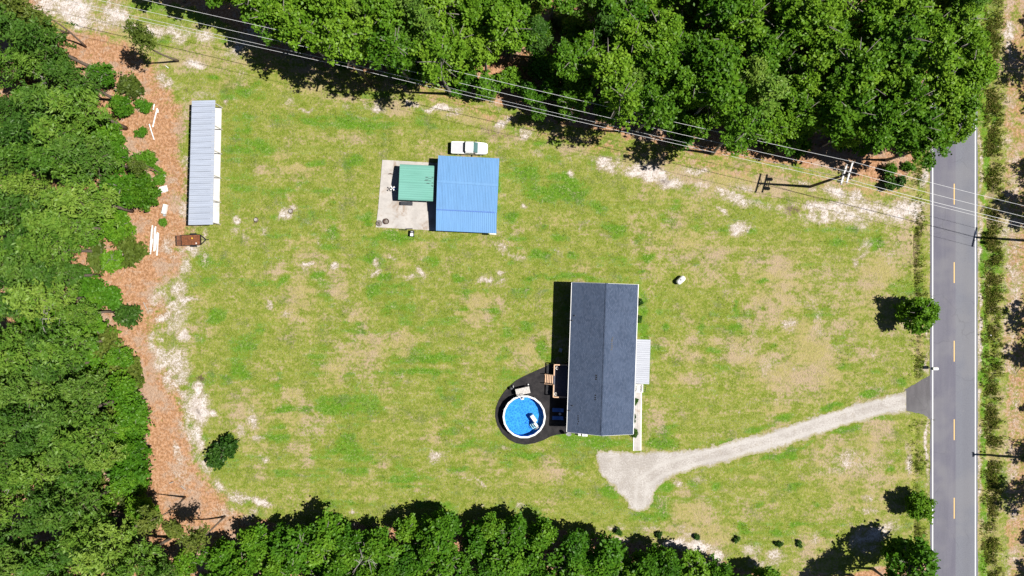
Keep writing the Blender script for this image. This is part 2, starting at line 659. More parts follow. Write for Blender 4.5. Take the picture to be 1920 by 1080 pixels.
SAND = [(325, 590, 34, 60, 15, .5), (330, 680, 36, 40, 15, .45), (330, 520, 26, 30, 0, .4), (318, 440, 16, 50, 0, .35), (345, 350, 10, 70, 0, .4), (340, 880, 30, 30, -30, .35), (430, 960, 40, 18, 10, .4), (150, 30, 90, 22, 12, .8), (240, 50, 30, 14, 20, .6), (110, 26, 70, 16, 12, .7), (180, 40, 60, 10, 15, .6), (1600, 402, 130, 22, 2, .75), (130, 12, 70, 24, 8, 1), (215, 25, 34, 22, 15, 1), (290, 58, 26, 14, 15, .75), (332, 62, 26, 16, 10, .95), (385, 70, 22, 18, 0, .85),
        (362, 122, 24, 12, 0, .95), (300, 138, 22, 12, 40, .7), (308, 160, 10, 14, 0, .55), (440, 92, 36, 24, 0, .6), (452, 140, 20, 12, 0, .4),
        (470, 62, 26, 18, 0, .5), (340, 165, 24, 14, 0, .35), (375, 175, 30, 10, 0, .4), (425, 190, 5, 5, 0, .6), (345, 205, 6, 20, 0, .5),
        (572, 207, 15, 4, 0, .95), (700, 205, 24, 10, 0, .9), (690, 200, 12, 8, 0, .6), (835, 203, 42, 6, 0, .85), (848, 216, 20, 6, -25, .7),
        (677, 223, 10, 5, 0, .6), (545, 190, 14, 10, 0, .35), (640, 105, 24, 8, 10, .6), (770, 195, 16, 8, 0, .8), (650, 205, 8, 6, 0, .4),
        (1222, 325, 42, 16, 20, 1), (1255, 343, 34, 14, 0, .95), (1190, 318, 22, 12, 0, .85), (1140, 310, 32, 16, 0, .65), (1015, 290, 22, 13, 0, .5),
        (985, 250, 16, 10, -35, .5), (945, 230, 26, 8, -45, .5), (1070, 325, 12, 8, 0, .55), (1310, 352, 30, 12, -20, .6), (1370, 368, 46, 12, 25, .7),
        (1300, 320, 34, 8, 12, .6), (1390, 350, 30, 8, 15, .5), (1105, 298, 26, 8, 10, .5), (1352, 395, 16, 6, 30, .4),
        (1440, 385, 38, 9, 5, .6), (1390, 428, 22, 16, 0, .95), (1545, 388, 60, 11, 3, 1), (1630, 392, 62, 17, 5, 1), (1706, 390, 44, 21, -6, 1),
        (1535, 410, 56, 12, 4, .68), (1600, 318, 24, 8, 15, .5), (1563, 358, 24, 14, 30, .85), (1600, 372, 18, 16, 40, .8), (1502, 343, 18, 10, 0, .75),
        (1525, 352, 16, 10, 0, .6), (1472, 318, 18, 8, 15, .4), (1690, 400, 50, 18, 0, .9), (1735, 340, 8, 40, 0, .6),
        (333, 545, 20, 20, 50, .95), (352, 562, 28, 7, 5, .95), (325, 572, 20, 8, -20, .85), (305, 597, 10, 18, 15, .95), (345, 632, 15, 12, 0, 1),
        (292, 555, 14, 26, 15, .5), (316, 620, 8, 8, 0, .6), (302, 640, 10, 8, 0, .6), (300, 685, 14, 12, 0, .6), (340, 700, 18, 10, 20, .45),
        (323, 660, 14, 8, 0, .4), (383, 485, 8, 7, 0, .6), (315, 465, 8, 14, -20, .55), (320, 480, 12, 6, 0, .5),
        (371, 765, 24, 36, 0, 1), (370, 735, 10, 20, 10, .95), (402, 777, 12, 6, 30, .7), (374, 825, 11, 38, -6, .9), (383, 875, 13, 24, -20, .8),
        (412, 912, 20, 11, 45, .95), (445, 935, 26, 10, 20, .95), (487, 942, 24, 9, 5, 1), (474, 962, 12, 14, 0, .65), (335, 852, 8, 24, -25, .65),
        (330, 740, 10, 8, 0, .3), (318, 880, 10, 14, 0, .3), (460, 975, 20, 8, 0, .6),
        (444, 413, 8, 8, 0, .85), (443, 434, 12, 8, 0, .65), (532, 402, 16, 15, 20, .7), (545, 392, 16, 9, 0, .55), (492, 432, 12, 8, 0, .45),
        (594, 448, 9, 16, 0, .5), (572, 498, 16, 7, 0, .8), (568, 506, 9, 6, 0, .6), (622, 494, 9, 8, 0, .7), (706, 488, 7, 18, 0, .6), (700, 512, 22, 7, -10, .65),
        (504, 567, 8, 10, 0, .75), (525, 492, 7, 6, 0, .5), (736, 484, 8, 5, 0, .75), (767, 518, 34, 11, 0, .4), (788, 508, 16, 5, 45, .5),
        (458, 445, 14, 6, 0, .3), (545, 585, 30, 10, -20, .3), (467, 613, 6, 4, 0, .7),
        (820, 858, 14, 13, 0, .9), (832, 853, 18, 8, 0, .4), (450, 808, 12, 14, 0, .65), (476, 788, 12, 18, 20, .6), (482, 822, 14, 10, 0, .45), (470, 768, 8, 14, 0, .5),
        (494, 858, 14, 12, 0, .45), (585, 800, 26, 26, 0, .25), (950, 838, 8, 4, 0, .5), (1085, 890, 12, 6, 30, .5),
        (965, 478, 26, 7, 20, .6), (945, 465, 18, 8, 10, .5), (902, 521, 14, 7, 0, .5), (940, 512, 11, 6, -20, .8), (915, 524, 10, 5, 0, .6), (942, 524, 12, 6, -10, .7),
        (1085, 434, 6, 5, 0, .7), (980, 385, 7, 4, 0, .6), (1050, 475, 14, 5, 40, .35),
        (1480, 610, 18, 16, 0, .5), (1604, 492, 13, 14, 0, .55), (1625, 470, 14, 32, 10, .5), (1665, 480, 25, 20, 0, .4), (1700, 590, 16, 30, 0, .4),
        (1535, 610, 10, 30, 0, .3), (1510, 570, 30, 16, 0, .3), (1395, 665, 24, 18, 0, .3), (1440, 690, 22, 24, 0, .3), (1492, 694, 5, 4, 0, .7), (1455, 748, 5, 4, 0, .5),
        (1385, 770, 4, 3, 0, .7), (1345, 810, 5, 4, 0, .5), (1640, 664, 6, 4, 0, .6), (1270, 905, 12, 7, 40, .7), (1310, 900, 18, 10, 0, .3),
        (1625, 937, 14, 11, 0, .6), (1633, 958, 16, 10, 0, .75), (1640, 1000, 30, 16, 0, 1), (1615, 1012, 24, 22, 0, .9), (1672, 985, 18, 14, -30, .95),
        (1628, 1035, 30, 14, 0, .7), (1525, 1012, 12, 12, 0, .6), (1450, 1045, 20, 18, 0, .75), (1265, 1020, 30, 10, 5, .75), (1312, 1024, 34, 12, 5, .95),
        (1345, 1042, 30, 14, 20, .85), (1290, 1000, 22, 16, 20, .5), (1408, 1034, 24, 16, 0, .65), (1420, 1055, 30, 10, 10, .7), (1164, 1014, 12, 7, 20, .9), (1150, 995, 18, 8, 0, .4), (1215, 990, 26, 6, 0, .35),
        (1600, 862, 40, 24, 10, .42), (1560, 880, 40, 14, 0, .3), (1702, 880, 8, 60, 0, .45), (1737, 640, 4, 80, 0, .6), (1738, 860, 4, 90, 0, .75), (1738, 960, 4, 60, 0, .5),
        (1836, 540, 4, 700, 0, .6), (1700, 752, 10, 24, 0, .5), (1898, 540, 22, 900, 0, .34), (1895, 90, 12, 60, 0, .7), (1892, 560, 10, 200, 0, .25), (1910, 460, 14, 20, 0, .8), (1692, 290, 5, 4, 0, .9),
        (640, 968, 4, 3, 0, .6), (900, 905, 20, 2, 40, .5), (870, 900, 20, 2, 5, .45), (905, 945, 4, 3, 0, .7), (975, 950, 10, 8, 0, .45), (662, 960, 6, 4, 0, .6)]
sand = blobs(SAND)

LUSH = [(405, 593, 20, 18, -40, 1), (665, 303, 24, 16, 0, .95), (490, 272, 30, 22, 20, .95), (465, 255, 12, 70, 0, .7), (455, 300, 40, 100, 0, .55), (440, 340, 20, 90, 0, .5),
        (590, 305, 24, 10, 0, .7), (640, 235, 70, 14, 5, .65), (470, 165, 30, 10, -25, .7), (395, 150, 16, 8, 10, .8), (530, 522, 14, 10, -30, .9), (592, 514, 14, 9, 0, .8),
        (812, 486, 20, 11, 0, 1), (725, 520, 14, 5, 0, .9), (688, 478, 22, 10, 0, .8), (625, 425, 9, 7, 0, .9), (692, 418, 12, 14, 0, .8), (730, 440, 28, 8, 5, .9),
        (760, 445, 50, 8, 0, .7), (450, 655, 30, 18, 0, .75), (448, 692, 26, 24, 0, .95), (440, 630, 26, 16, 0, .6), (530, 768, 26, 10, -15, .85), (575, 770, 18, 10, 0, .8),
        (590, 680, 26, 40, 20, .6), (620, 760, 40, 16, 0, .6), (660, 845, 40, 26, 10, .7), (520, 720, 18, 10, 0, .5), (660, 880, 34, 10, 0, .7), (750, 900, 80, 7, 0, .5),
        (700, 620, 50, 8, 0, .45), (740, 580, 60, 10, -5, .4), (820, 670, 46, 9, 0, .85), (800, 695, 50, 6, 0, .85), (870, 580, 12, 8, 0, .85), (915, 585, 24, 6, 0, .7),
        (860, 522, 14, 9, 0, .8), (870, 560, 16, 16, 0, .5), (955, 630, 22, 18, 0, .8), (990, 615, 24, 14, 20, .8), (1010, 650, 12, 20, 0, .7), (850, 680, 14, 6, 0, .8),
        (1005, 480, 22, 12, 30, .8), (1045, 450, 14, 10, 0, .8), (1075, 480, 12, 8, 0, .8), (955, 490, 12, 8, 0, .7), (1060, 520, 80, 7, 0, .85), (1200, 540, 12, 16, 0, .8),
        (1055, 330, 50, 10, 10, .8), (1065, 365, 36, 16, 0, .95), (1120, 390, 24, 14, 40, .85), (1150, 430, 30, 14, 20, .9), (960, 405, 20, 14, 0, .85), (1045, 440, 12, 10, 0, .8),
        (1025, 365, 30, 20, 0, .7), (1020, 430, 12, 8, 0, .8), (1200, 445, 14, 12, 0, .7), (990, 330, 40, 20, 0, .5), (1215, 482, 16, 9, 0, .95), (1207, 508, 8, 6, 0, .85), (1305, 494, 7, 6, 0, .85),
        (1410, 435, 12, 9, 0, .9), (1360, 430, 18, 16, 0, .6), (1580, 455, 30, 14, 0, .7), (1560, 430, 60, 12, 0, .5), (1640, 455, 12, 14, 0, .85), (1510, 500, 40, 20, 0, .5),
        (1430, 528, 14, 6, 0, .85), (1430, 577, 12, 7, 0, .9), (1312, 605, 10, 12, 40, .9), (1380, 575, 5, 16, 0, .7), (1370, 615, 20, 8, 0, .7), (1205, 640, 12, 20, 0, .8), (1205, 560, 10, 40, 0, .7),
        (1250, 618, 6, 12, -20, .8), (1450, 650, 14, 8, 0, .8), (1340, 660, 20, 8, 30, .6), (1600, 690, 30, 20, 0, .5), (1650, 700, 30, 12, 0, .7), (1280, 745, 34, 8, 0, .6),
        (1325, 760, 30, 10, 10, .6), (1470, 783, 26, 10, -18, .95), (1420, 805, 40, 8, -20, .85), (1350, 828, 50, 6, -12, .8), (1560, 762, 40, 6, -22, .8), (1640, 735, 40, 8, -15, .9), (1690, 718, 14, 12, -30, .9),
        (1500, 838, 50, 7, -20, .95), (1580, 808, 40, 7, -22, .9), (1660, 784, 34, 8, -12, .9), (1420, 865, 60, 6, -15, .75), (1540, 835, 12, 8, 0, .8), (1490, 852, 16, 10, 0, .85),
        (1100, 820, 60, 8, 5, .9), (1150, 830, 40, 10, 0, .8), (1085, 820, 30, 10, 0, .7), (1240, 830, 40, 10, 0, .5), (1145, 930, 26, 14, 40, .95), (1250, 915, 18, 12, -40, .9), (1220, 970, 50, 8, 0, .7), (1085, 930, 16, 12, 0, .7),
        (1395, 868, 14, 14, 0, .85), (1340, 910, 12, 14, 0, .8), (1422, 950, 8, 6, 0, .9), (1395, 990, 12, 10, 0, .85), (1490, 912, 26, 12, -10, .95), (1530, 950, 10, 8, 0, .85), (1670, 880, 12, 10, 0, .8),
        (1490, 980, 12, 10, 0, .8), (1600, 955, 8, 8, 0, .8), (1455, 1000, 12, 6, 0, .8), (900, 830, 30, 14, 0, .6), (860, 880, 24, 10, 0, .8), (700, 830, 20, 8, 0, .7), (770, 915, 70, 6, 0, .6),
        (720, 945, 120, 7, 0, .5), (820, 945, 60, 8, 0, .5), (520, 820, 20, 8, 0, .6), (590, 830, 16, 10, 0, .6), (1730, 500, 5, 300, 0, .45), (1848, 540, 9, 900, 0, .95), (1868, 500, 10, 600, 0, .5),
        (935, 350, 6, 90, 0, .5), (1000, 850, 40, 8, 0, .7), (560, 420, 24, 12, 0, .5), (600, 390, 60, 20, 0, .45), (500, 480, 60, 20, 0, .35), (700, 545, 16, 16, 0, .6)]
lush = blobs(LUSH, .1) * 1.08

DRY = [(560, 118, 90, 16, 14, .8), (700, 195, 120, 14, 10, .75), (900, 228, 110, 16, 16, .85), (1060, 275, 110, 18, 16, .8), (1260, 318, 130, 24, 12, .8), (1450, 350, 140, 22, 10, .75), (1600, 350, 80, 24, 10, .7), (440, 70, 80, 26, 18, .75), (250, 80, 90, 22, 20, .9), (390, 110, 60, 40, 0, .6), (1300, 470, 90, 60, 0, .5), (1550, 640, 180, 130, 0, .35), (1480, 540, 120, 90, 0, .45), (1380, 660, 60, 40, 0, .6), (1440, 690, 40, 40, 0, .65), (1650, 560, 60, 90, 0, .55),
       (1600, 860, 90, 50, 0, .65), (1660, 900, 60, 100, 0, .55), (1360, 980, 120, 60, 0, .5), (700, 650, 130, 30, 0, .5), (640, 680, 40, 30, 0, .5), (560, 790, 60, 40, 0, .6), (480, 800, 60, 60, 0, .5),
       (720, 860, 40, 26, 0, .7), (560, 840, 40, 30, 0, .5), (960, 640, 60, 30, 0, .4), (985, 665, 36, 24, 0, .65), (890, 600, 40, 20, 0, .45), (900, 660, 80, 20, 0, .45), (540, 740, 20, 8, -40, .7),
       (560, 320, 60, 16, -10, .6), (680, 260, 40, 16, 0, .55), (530, 290, 24, 14, 0, .55), (495, 320, 30, 14, 0, .6), (640, 365, 30, 10, 0, .5), (620, 250, 60, 12, 0, .4), (1000, 330, 30, 8, 0, .3),
       (1020, 420, 60, 14, 0, .5), (1080, 420, 40, 14, 0, .45), (1280, 460, 40, 16, 0, .6), (1190, 430, 30, 24, 0, .5), (1000, 895, 50, 18, 0, .5), (700, 900, 60, 10, 0, .5), (850, 890, 60, 14, 0, .5), (1000, 840, 40, 14, 0, .3),
       (1220, 640, 10, 60, 0, .4), (1230, 760, 20, 80, 0, .45), (1225, 700, 16, 40, 0, .55), (1280, 660, 50, 20, 0, .55), (1300, 710, 40, 16, 0, .4), (1580, 560, 60, 60, 0, .4), (1450, 1000, 120, 30, 0, .4), (1540, 990, 70, 50, 0, .4),
       (370, 200, 50, 26, 0, .6), (420, 130, 90, 60, 0, .35), (880, 560, 60, 20, 0, .4), (500, 540, 130, 60, 0, .25), (600, 610, 100, 30, 0, .3), (640, 560, 30, 40, 0, .4), (1720, 600, 10, 60, 0, .7), (1860, 540, 24, 700, 0, .45),
       (900, 245, 60, 22, 10, .5), (1000, 270, 60, 20, 20, .4), (1400, 330, 300, 22, 11, .4), (1330, 520, 40, 20, 0, .6), (1350, 475, 20, 10, 0, .9), (1400, 500, 50, 20, 0, .5), (1200, 870, 200, 10, 0, .2)]
dry = blobs(DRY, .1)
dry = np.maximum(dry, smooth(np.abs(GX - 1842), 2, 0) * 0)

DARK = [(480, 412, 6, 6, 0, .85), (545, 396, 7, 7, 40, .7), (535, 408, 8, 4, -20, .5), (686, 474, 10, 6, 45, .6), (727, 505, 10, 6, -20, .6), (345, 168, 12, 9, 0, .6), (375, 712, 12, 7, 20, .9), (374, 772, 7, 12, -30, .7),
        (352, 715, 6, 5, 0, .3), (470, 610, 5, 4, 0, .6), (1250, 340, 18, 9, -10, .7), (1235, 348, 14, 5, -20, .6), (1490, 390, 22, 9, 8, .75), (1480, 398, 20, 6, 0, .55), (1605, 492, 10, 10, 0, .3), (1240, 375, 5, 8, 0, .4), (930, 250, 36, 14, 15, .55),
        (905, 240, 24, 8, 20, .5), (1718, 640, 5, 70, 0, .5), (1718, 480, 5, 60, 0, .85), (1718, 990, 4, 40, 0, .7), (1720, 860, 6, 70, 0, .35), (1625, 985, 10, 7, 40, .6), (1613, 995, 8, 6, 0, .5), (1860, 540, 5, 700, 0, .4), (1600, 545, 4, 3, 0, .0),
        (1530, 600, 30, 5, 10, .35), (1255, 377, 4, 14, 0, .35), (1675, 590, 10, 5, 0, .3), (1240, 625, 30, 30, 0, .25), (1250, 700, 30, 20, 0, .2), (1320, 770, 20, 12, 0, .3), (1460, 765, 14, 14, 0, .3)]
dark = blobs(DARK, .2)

nl = fbm(GX, GY, 150, 41, 3)
nm = fbm(GX, GY, 46, 51, 4)
ns = fbm(GX, GY * 2.0, 20, 61, 3)
lush = np.clip(lush + smooth(nm, .48, .70) * .55 + (ns - .5) * .8 - .03 - .16 * smooth(GX, 1180, 1320), 0, 1)
dry = np.clip(dry * 1.12 - .03 + .10 * smooth(GX, 1150, 1350) + smooth(fbm(GX, GY, 60, 71, 4), .47, .70) * .55 + (nl - .5) * .7 + .04, 0, 1)
nos = fbm(GX, GY, 7, 81, 3)
nob = fbm(GX, GY, 34, 83, 4)
strip = smooth(np.abs(GX - litL - 14 + wob), 46, 8) * (GY > 120) * (GY < 960)
sand = np.maximum(sand, .42 * strip * smooth(nob, .46, .62))
sand = np.clip(sand * 1.22 - .10 + ((nob - .5) * 1.5 + (nos - .5) * .9) * smooth(sand, 0, .45), 0, 1.1)
# keep the lawn out of the road corridor
sand = np.where((GX > 1742) & (GX < 1834), .2, sand)

ZD = np.zeros_like(GX)
dl = np.abs(GX + (fbm(GX, GY, 40, 91) - .5) * 5 - 1718)
ZD -= smooth(dl, 7, 1) * .42 * (.25 + .75 * smooth(fbm(GX * 0 + 5, GY, 50, 94, 2), .40, .58)) * smooth(GY, 415, 435) * np.where((GY > 712) & (GY < 785), 0, 1) * (.75 + .5 * fbm(GX * 0, GY, 60, 93))
dr = np.abs(GX + (fbm(GX, GY, 40, 95) - .5) * 16 - 1856)
ZD -= smooth(dr, 14, 1) * .28 * (.5 + .8 * fbm(GX * 0 + 9, GY, 40, 96, 3))
rough_amt = np.clip(litter * .10 + .02, 0, .14)
ZD -= fbm(GX, GY, 10, 97, 2) * rough_amt
ZD -= .004
flat = (GX > 1743) & (GX < 1834)
ZD = np.where(flat, -.03, ZD)

gv = np.stack([(GX - 960) / PXM, (540 - GY) / PXM, ZD], -1).reshape(-1, 3).astype(np.float32)
idx = np.arange(nyy * nxx).reshape(nyy, nxx)
quads = np.stack([idx[1:, :-1], idx[1:, 1:], idx[:-1, 1:], idx[:-1, :-1]], -1).reshape(-1, 4)


def np_mesh(name, verts, faces, mat, attrs=None, smooth_=True):
    me = bpy.data.meshes.new(name)
    nf, k = faces.shape
    me.vertices.add(len(verts))
    me.vertices.foreach_set('co', np.ascontiguousarray(verts, dtype=np.float32).ravel())
    me.loops.add(nf * k)
    me.loops.foreach_set('vertex_index', np.ascontiguousarray(faces, dtype=np.int32).ravel())
    me.polygons.add(nf)
    me.polygons.foreach_set('loop_start', np.arange(0, nf * k, k, dtype=np.int32))
    me.polygons.foreach_set('loop_total', np.full(nf, k, dtype=np.int32))
    if smooth_:
        me.polygons.foreach_set('use_smooth', np.ones(nf, dtype=bool))
    for an, av in (attrs or {}).items():
        a = me.attributes.new(an, 'FLOAT', 'POINT')
        a.data.foreach_set('value', np.ascontiguousarray(av, dtype=np.float32).ravel())
    me.update(calc_edges=True)
    me.materials.append(mat)
    return me


def mat_ground():
    t = NT('lawn_sand_and_pine_litter')
    mw = t.noise(1.0, 3, .6, stretch=(.022, .62, 1))     # mower passes run east-west
    pk = t.noise(.33, 4, .7)
    hi = t.noise(2.6, 3, .75)            # tufts, about 0.4 m
    vh = t.noise(5.2, 2, .7)             # blades, about 0.2 m
    md = t.noise(.62, 5, .72, stretch=(1, 1.5, 1))
    lo = t.noise(.17, 5, .65)
    a_l, a_d, a_s, a_t, a_k = (t.attr(n) for n in ('lush', 'dry', 'sand', 'litter', 'dark'))
    J = lambda n, k: t.math('MULTIPLY', t.math('SUBTRACT', n, .5), k)
    plus = lambda *v: v[0] if len(v) == 1 else t.math('ADD', v[0], plus(*v[1:]))
    base = t.mix(t.ramp(plus(md, J(hi, .6)), .38, .62), (.138, .188, .016), (.238, .252, .044))
    l_ = plus(a_l, J(hi, 1.9), J(md, 2.6), J(mw, 1.9))
    g1 = t.mix(t.ramp(plus(hi, J(vh, .6)), .36, .64), (.052, .150, .005), (.122, .252, .010))
    base = t.mix(t.math('MULTIPLY', t.ramp(l_, .26, .84), .95), base, g1)
    d_ = plus(t.math('SUBTRACT', a_d, t.math('MULTIPLY', a_l, .8)), J(hi, 2.2), J(md, 2.4), J(vh, 1.2), J(mw, -1.6))
    tan = t.mix(t.ramp(lo, .42, .58), (.350, .285, .120), (.405, .290, .205))
    gg = t.math('MULTIPLY', t.ramp(plus(pk, J(md, .5)), .54, .70), .55)
    base = t.mix(gg, base, (.085, .125, .035))
    base = t.mix(t.math('MULTIPLY', t.ramp(d_, .25, 1.0), .85), base, tan)
    # blade-scale light and dark flecks
    base = t.mix(t.math('MULTIPLY', t.ramp(vh, .53, .64), t.math('MULTIPLY_ADD', t.ramp(pk, .40, .60), .45, .18)), base, (.062, .080, .014))
    base = t.mix(t.math('MULTIPLY', t.ramp(vh, .47, .36), t.math('MULTIPLY_ADD', a_l, -.42, .55)), base, (.42, .39, .15))
    lt = t.mix(t.ramp(hi, .38, .62), (.29, .145, .070), (.49, .275, .155))
    lt = t.mix(t.math('MULTIPLY', t.ramp(vh, .53, .66), .42), lt, (.165, .085, .050))
    lt = t.mix(t.math('MULTIPLY', t.ramp(plus(lo, J(md, .6)), .48, .62), .65), lt, (.36, .265, .20))
    t_ = plus(a_t, J(hi, .9), J(md, 1.8))
    base = t.mix(t.ramp(t_, .30, .85), base, lt)
    sd = t.mix(t.ramp(plus(md, J(hi, .7)), .38, .62), (.44, .375, .335), (.60, .545, .515))
    s_ = plus(a_s, J(hi, 1.1), J(vh, .8), J(md, .9))
    base = t.mix(t.math('MULTIPLY', t.ramp(s_, .02, .60), .75), base, t.mix(t.ramp(plus(hi, J(lo, .8)), .40, .60), (.295, .225, .155), (.42, .34, .27)))
    base = t.mix(t.ramp(s_, .40, 1.10), base, sd)
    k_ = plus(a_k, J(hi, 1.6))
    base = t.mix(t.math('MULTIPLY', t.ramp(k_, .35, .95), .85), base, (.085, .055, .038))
    h = plus(hi, t.math('MULTIPLY', vh, .8))
    t.principled(base, .95, 0, t.bump(h, 1.0, .12), .15)
    return t.m


M['ground'] = mat_ground()
gme = np_mesh('ground', gv, quads, M['ground'],
              {'lush': lush, 'dry': dry, 'sand': sand, 'litter': litter, 'dark': dark})
ground = tag(link('ground', gme), kind='structure')


def ground_z(px, py):
    j = np.clip(np.searchsorted(gx_, px), 0, nxx - 1)
    i = np.clip(np.searchsorted(gy_, py), 0, nyy - 1)
    return float(ZD[i, j])


# ------------------------------------------------------------------ road, driveway, paths
def outline(pts, step=4.0, jit=0.0, seed=3, h=0.0):
    r = random.Random(seed)
    out = []
    n = len(pts)
    for i in range(n):
        a, b = Vector(pts[i]), Vector(pts[(i + 1) % n])
        k = max(1, int((b - a).length / step))
        for q in range(k):
            p = a.lerp(b, q / k)
            d = (b - a).normalized()
            w = r.uniform(-jit, jit) * (1 if r.random() < .8 else 1.6)
            out.append((p.x - d.y * w, p.y + d.x * w))
    return [P(x, y, h) for x, y in out]


def sheet(name, pts, z, mat, kind='structure', parent=None, thick=.02):
    bm = bmesh.new()
    vs = [bm.verts.new((x, y, z)) for x, y in pts]
    f = bm.faces.new(vs)
    f.normal_update()
    if f.normal.z < 0:
        f.normal_flip()
    r = bmesh.ops.extrude_face_region(bm, geom=[f])
    for v in r['geom']:
        if isinstance(v, bmesh.types.BMVert):
            v.co.z -= thick
    bm.normal_update()
    bmesh.ops.recalc_face_normals(bm, faces=bm.faces[:])
    me = bpy.data.meshes.new(name)
    bm.to_mesh(me)
    bm.free()
    me.materials.append(mat)
    o = link(name, me, parent)
    if kind:
        tag(o, kind=kind)
    return o


def rect_mb(x0, y0, x1, y1, z, t=.02):
    a, b, c, d = P(x0, y1), P(x1, y1), P(x1, y0), P(x0, y0)
    return MB().slab([(*a, z), (*b, z), (*c, z), (*d, z)], t)


road_pts = [(1744 + random.uniform(-.8, .8), y) for y in range(-300, 1500, 12)] + [(1833 + random.uniform(-.6, .6), y) for y in range(1500, -300, -12)]
road = sheet('road', [P(x, y) for x, y in road_pts], .012, M['asphalt'], thick=.08)
for x in (1748.6, 1828.8):
    rect_mb(x - .95, -300, x + .95, 1500, .017, .004).build('edge_line', M['line_white'], road)
for k in range(-3, 10):
    y = 364 + (k - 2) * 147.2
    rect_mb(1788.1, y - 19.5, 1790.0, y + 19.5, .017, .004).build('centre_dash', M['line_yellow'], road)

apron = sheet('driveway_apron', outline([(1697, 730), (1718, 718.5), (1743, 704), (1746, 703), (1746, 787), (1742, 785), (1732, 777), (1718, 774), (1699, 770)], 4, .5, 5), .006, M['asphalt_apron'], thick=.05)
DRIVE = [(1700, 732), (1660, 740), (1580, 765), (1505, 787), (1455, 805), (1380, 825), (1305, 841), (1260, 846), (1205, 848), (1150, 846), (1118, 843),
         (1116, 860), (1122, 884), (1140, 902), (1155, 918), (1172, 938), (1182, 954), (1200, 960), (1216, 957), (1222, 937), (1235, 912), (1250, 901),
         (1262, 893), (1300, 882), (1340, 872), (1385, 859), (1455, 842), (1530, 815), (1592, 795), (1660, 778), (1700, 771)]
DMID = [(1705, 752), (1660, 759), (1586, 780), (1516, 802), (1455, 823), (1383, 842), (1305, 861), (1240, 880), (1205, 905), (1199, 950)]


def seg_dist(X, Y, pts, closed):
    d = np.full(X.shape, 1e9)
    n = len(pts)
    for k in range(n if closed else n - 1):
        (x1, y1), (x2, y2) = pts[k], pts[(k + 1) % n]
        ux, uy = x2 - x1, y2 - y1
        tt = np.clip(((X - x1) * ux + (Y - y1) * uy) / (ux * ux + uy * uy), 0, 1)
        d = np.minimum(d, np.hypot(X - x1 - tt * ux, Y - y1 - tt * uy))
    return d


def in_poly(X, Y, pts):
    c = np.zeros(X.shape, bool)
    n = len(pts)
    for k in range(n):
        (x1, y1), (x2, y2) = pts[k], pts[(k + 1) % n]
        if y1 == y2: continue
        c ^= ((y1 > Y) != (y2 > Y)) & (X < (x2 - x1) * (Y - y1) / (y2 - y1) + x1)
    return c


DX, DY = np.meshgrid(np.arange(1100, 1704, 1.0), np.arange(722, 972, 1.0))
sd_ = np.where(in_poly(DX, DY, DRIVE), 1, -1) * seg_dist(DX, DY, DRIVE, True)
sd_ = sd_ + (fbm(DX, DY, 16, 401, 4) - .5) * 11 + (fbm(DX, DY, 3.5, 405, 2) - .5) * 5
sd_ = np.where(DX > 1690, np.maximum(sd_, np.where((DY > 734) & (DY < 770), 3, -3)), sd_)
mid = seg_dist(DX, DY, DMID, False)
trk = smooth(np.abs(mid - 9.5 + (fbm(DX, DY, 40, 409) - .5) * 5), 5.5, 1.0)
cell = (sd_[:-1, :-1] > 0) & (DX[:-1, :-1] < 1699)
ii = np.arange(DX.size).reshape(DX.shape)
dq = np.stack([ii[1:, :-1], ii[1:, 1:], ii[:-1, 1:], ii[:-1, :-1]], -1)[cell]
used, inv_ = np.unique(dq, return_inverse=True)
dv = np.stack([(DX - 960) / PXM, (540 - DY) / PXM, .006 + .018 * smooth(sd_, 0, 6)], -1).reshape(-1, 3)[used]
dme = np_mesh('gravel_driveway', dv, inv_.reshape(-1, 4), M['gravel'], {'rim': smooth(sd_, 9, 0).ravel()[used], 'track': trk.ravel()[used]})
tag(link('gravel_driveway', dme), kind='structure')

mulch_pts = [(1085, 680), (1034, 683), (1025, 687), (1008.5, 694), (984, 705), (968, 713.7), (955.7, 724), (945, 735.6), (936, 750), (930, 765.6), (929, 781), (933, 797), (941.7, 812), (954, 823.6),
             (968, 830.6), (984, 833), (1001.5, 830.6), (1019, 824.5), (1033, 817.5), (1044, 814.5), (1061, 812.7), (1085, 812)]
mulch = sheet('mulch_bed', outline(mulch_pts, 5, .25, 4), .03, M['mulch'], thick=.06)
edm = MB()
mo = [P(*p) for p in mulch_pts]
edm.tube([(x, y, .05) for x, y in mo[1:-1]], .05, 6)
edm.build('bed_edging', M['black'], mulch)

# front walk of pavers with pale borders
walk = tag(MB().prism([P(1188.5, 733), P(1187, 845), P(1202.3, 845), P(1203.3, 733)][::-1], -.02, .012).build('front_walk', M['concrete_pale']), kind='structure')
for k in range(14):
    for j in range(2):
        y0 = 733.6 + k * 7.95
        f0, f1 = (y0 - 733) / 112, (y0 + 7.95 - 733) / 112
        def wx(fr, s):
            return 1188.5 - 1.5 * fr + 1.9 + s * 5.5
        pts = [P(wx(f0, j), y0), P(wx(f0, j + 1) - .35, y0), P(wx(f1, j + 1) - .35, y0 + 7.55), P(wx(f1, j), y0 + 7.55)][::-1]
        MB().prism(pts, 0, .035 + random.uniform(0, .008)).build('paver', M['concrete'], walk)
for s in (0, 1):
    xa, xb = (1188.5, 1187) if s == 0 else (1202.2, 1201.0)
    MB().prism([P(xa, 733), P(xb, 845), P(xb + 1.3, 845), P(xa + 1.3, 733)][::-1] if False else [P(xa, 733), P(xb, 845), P(xb + 1.3, 845), P(xa + 1.3, 733)], 0, .06).build('border_kerb', M['white'], walk)

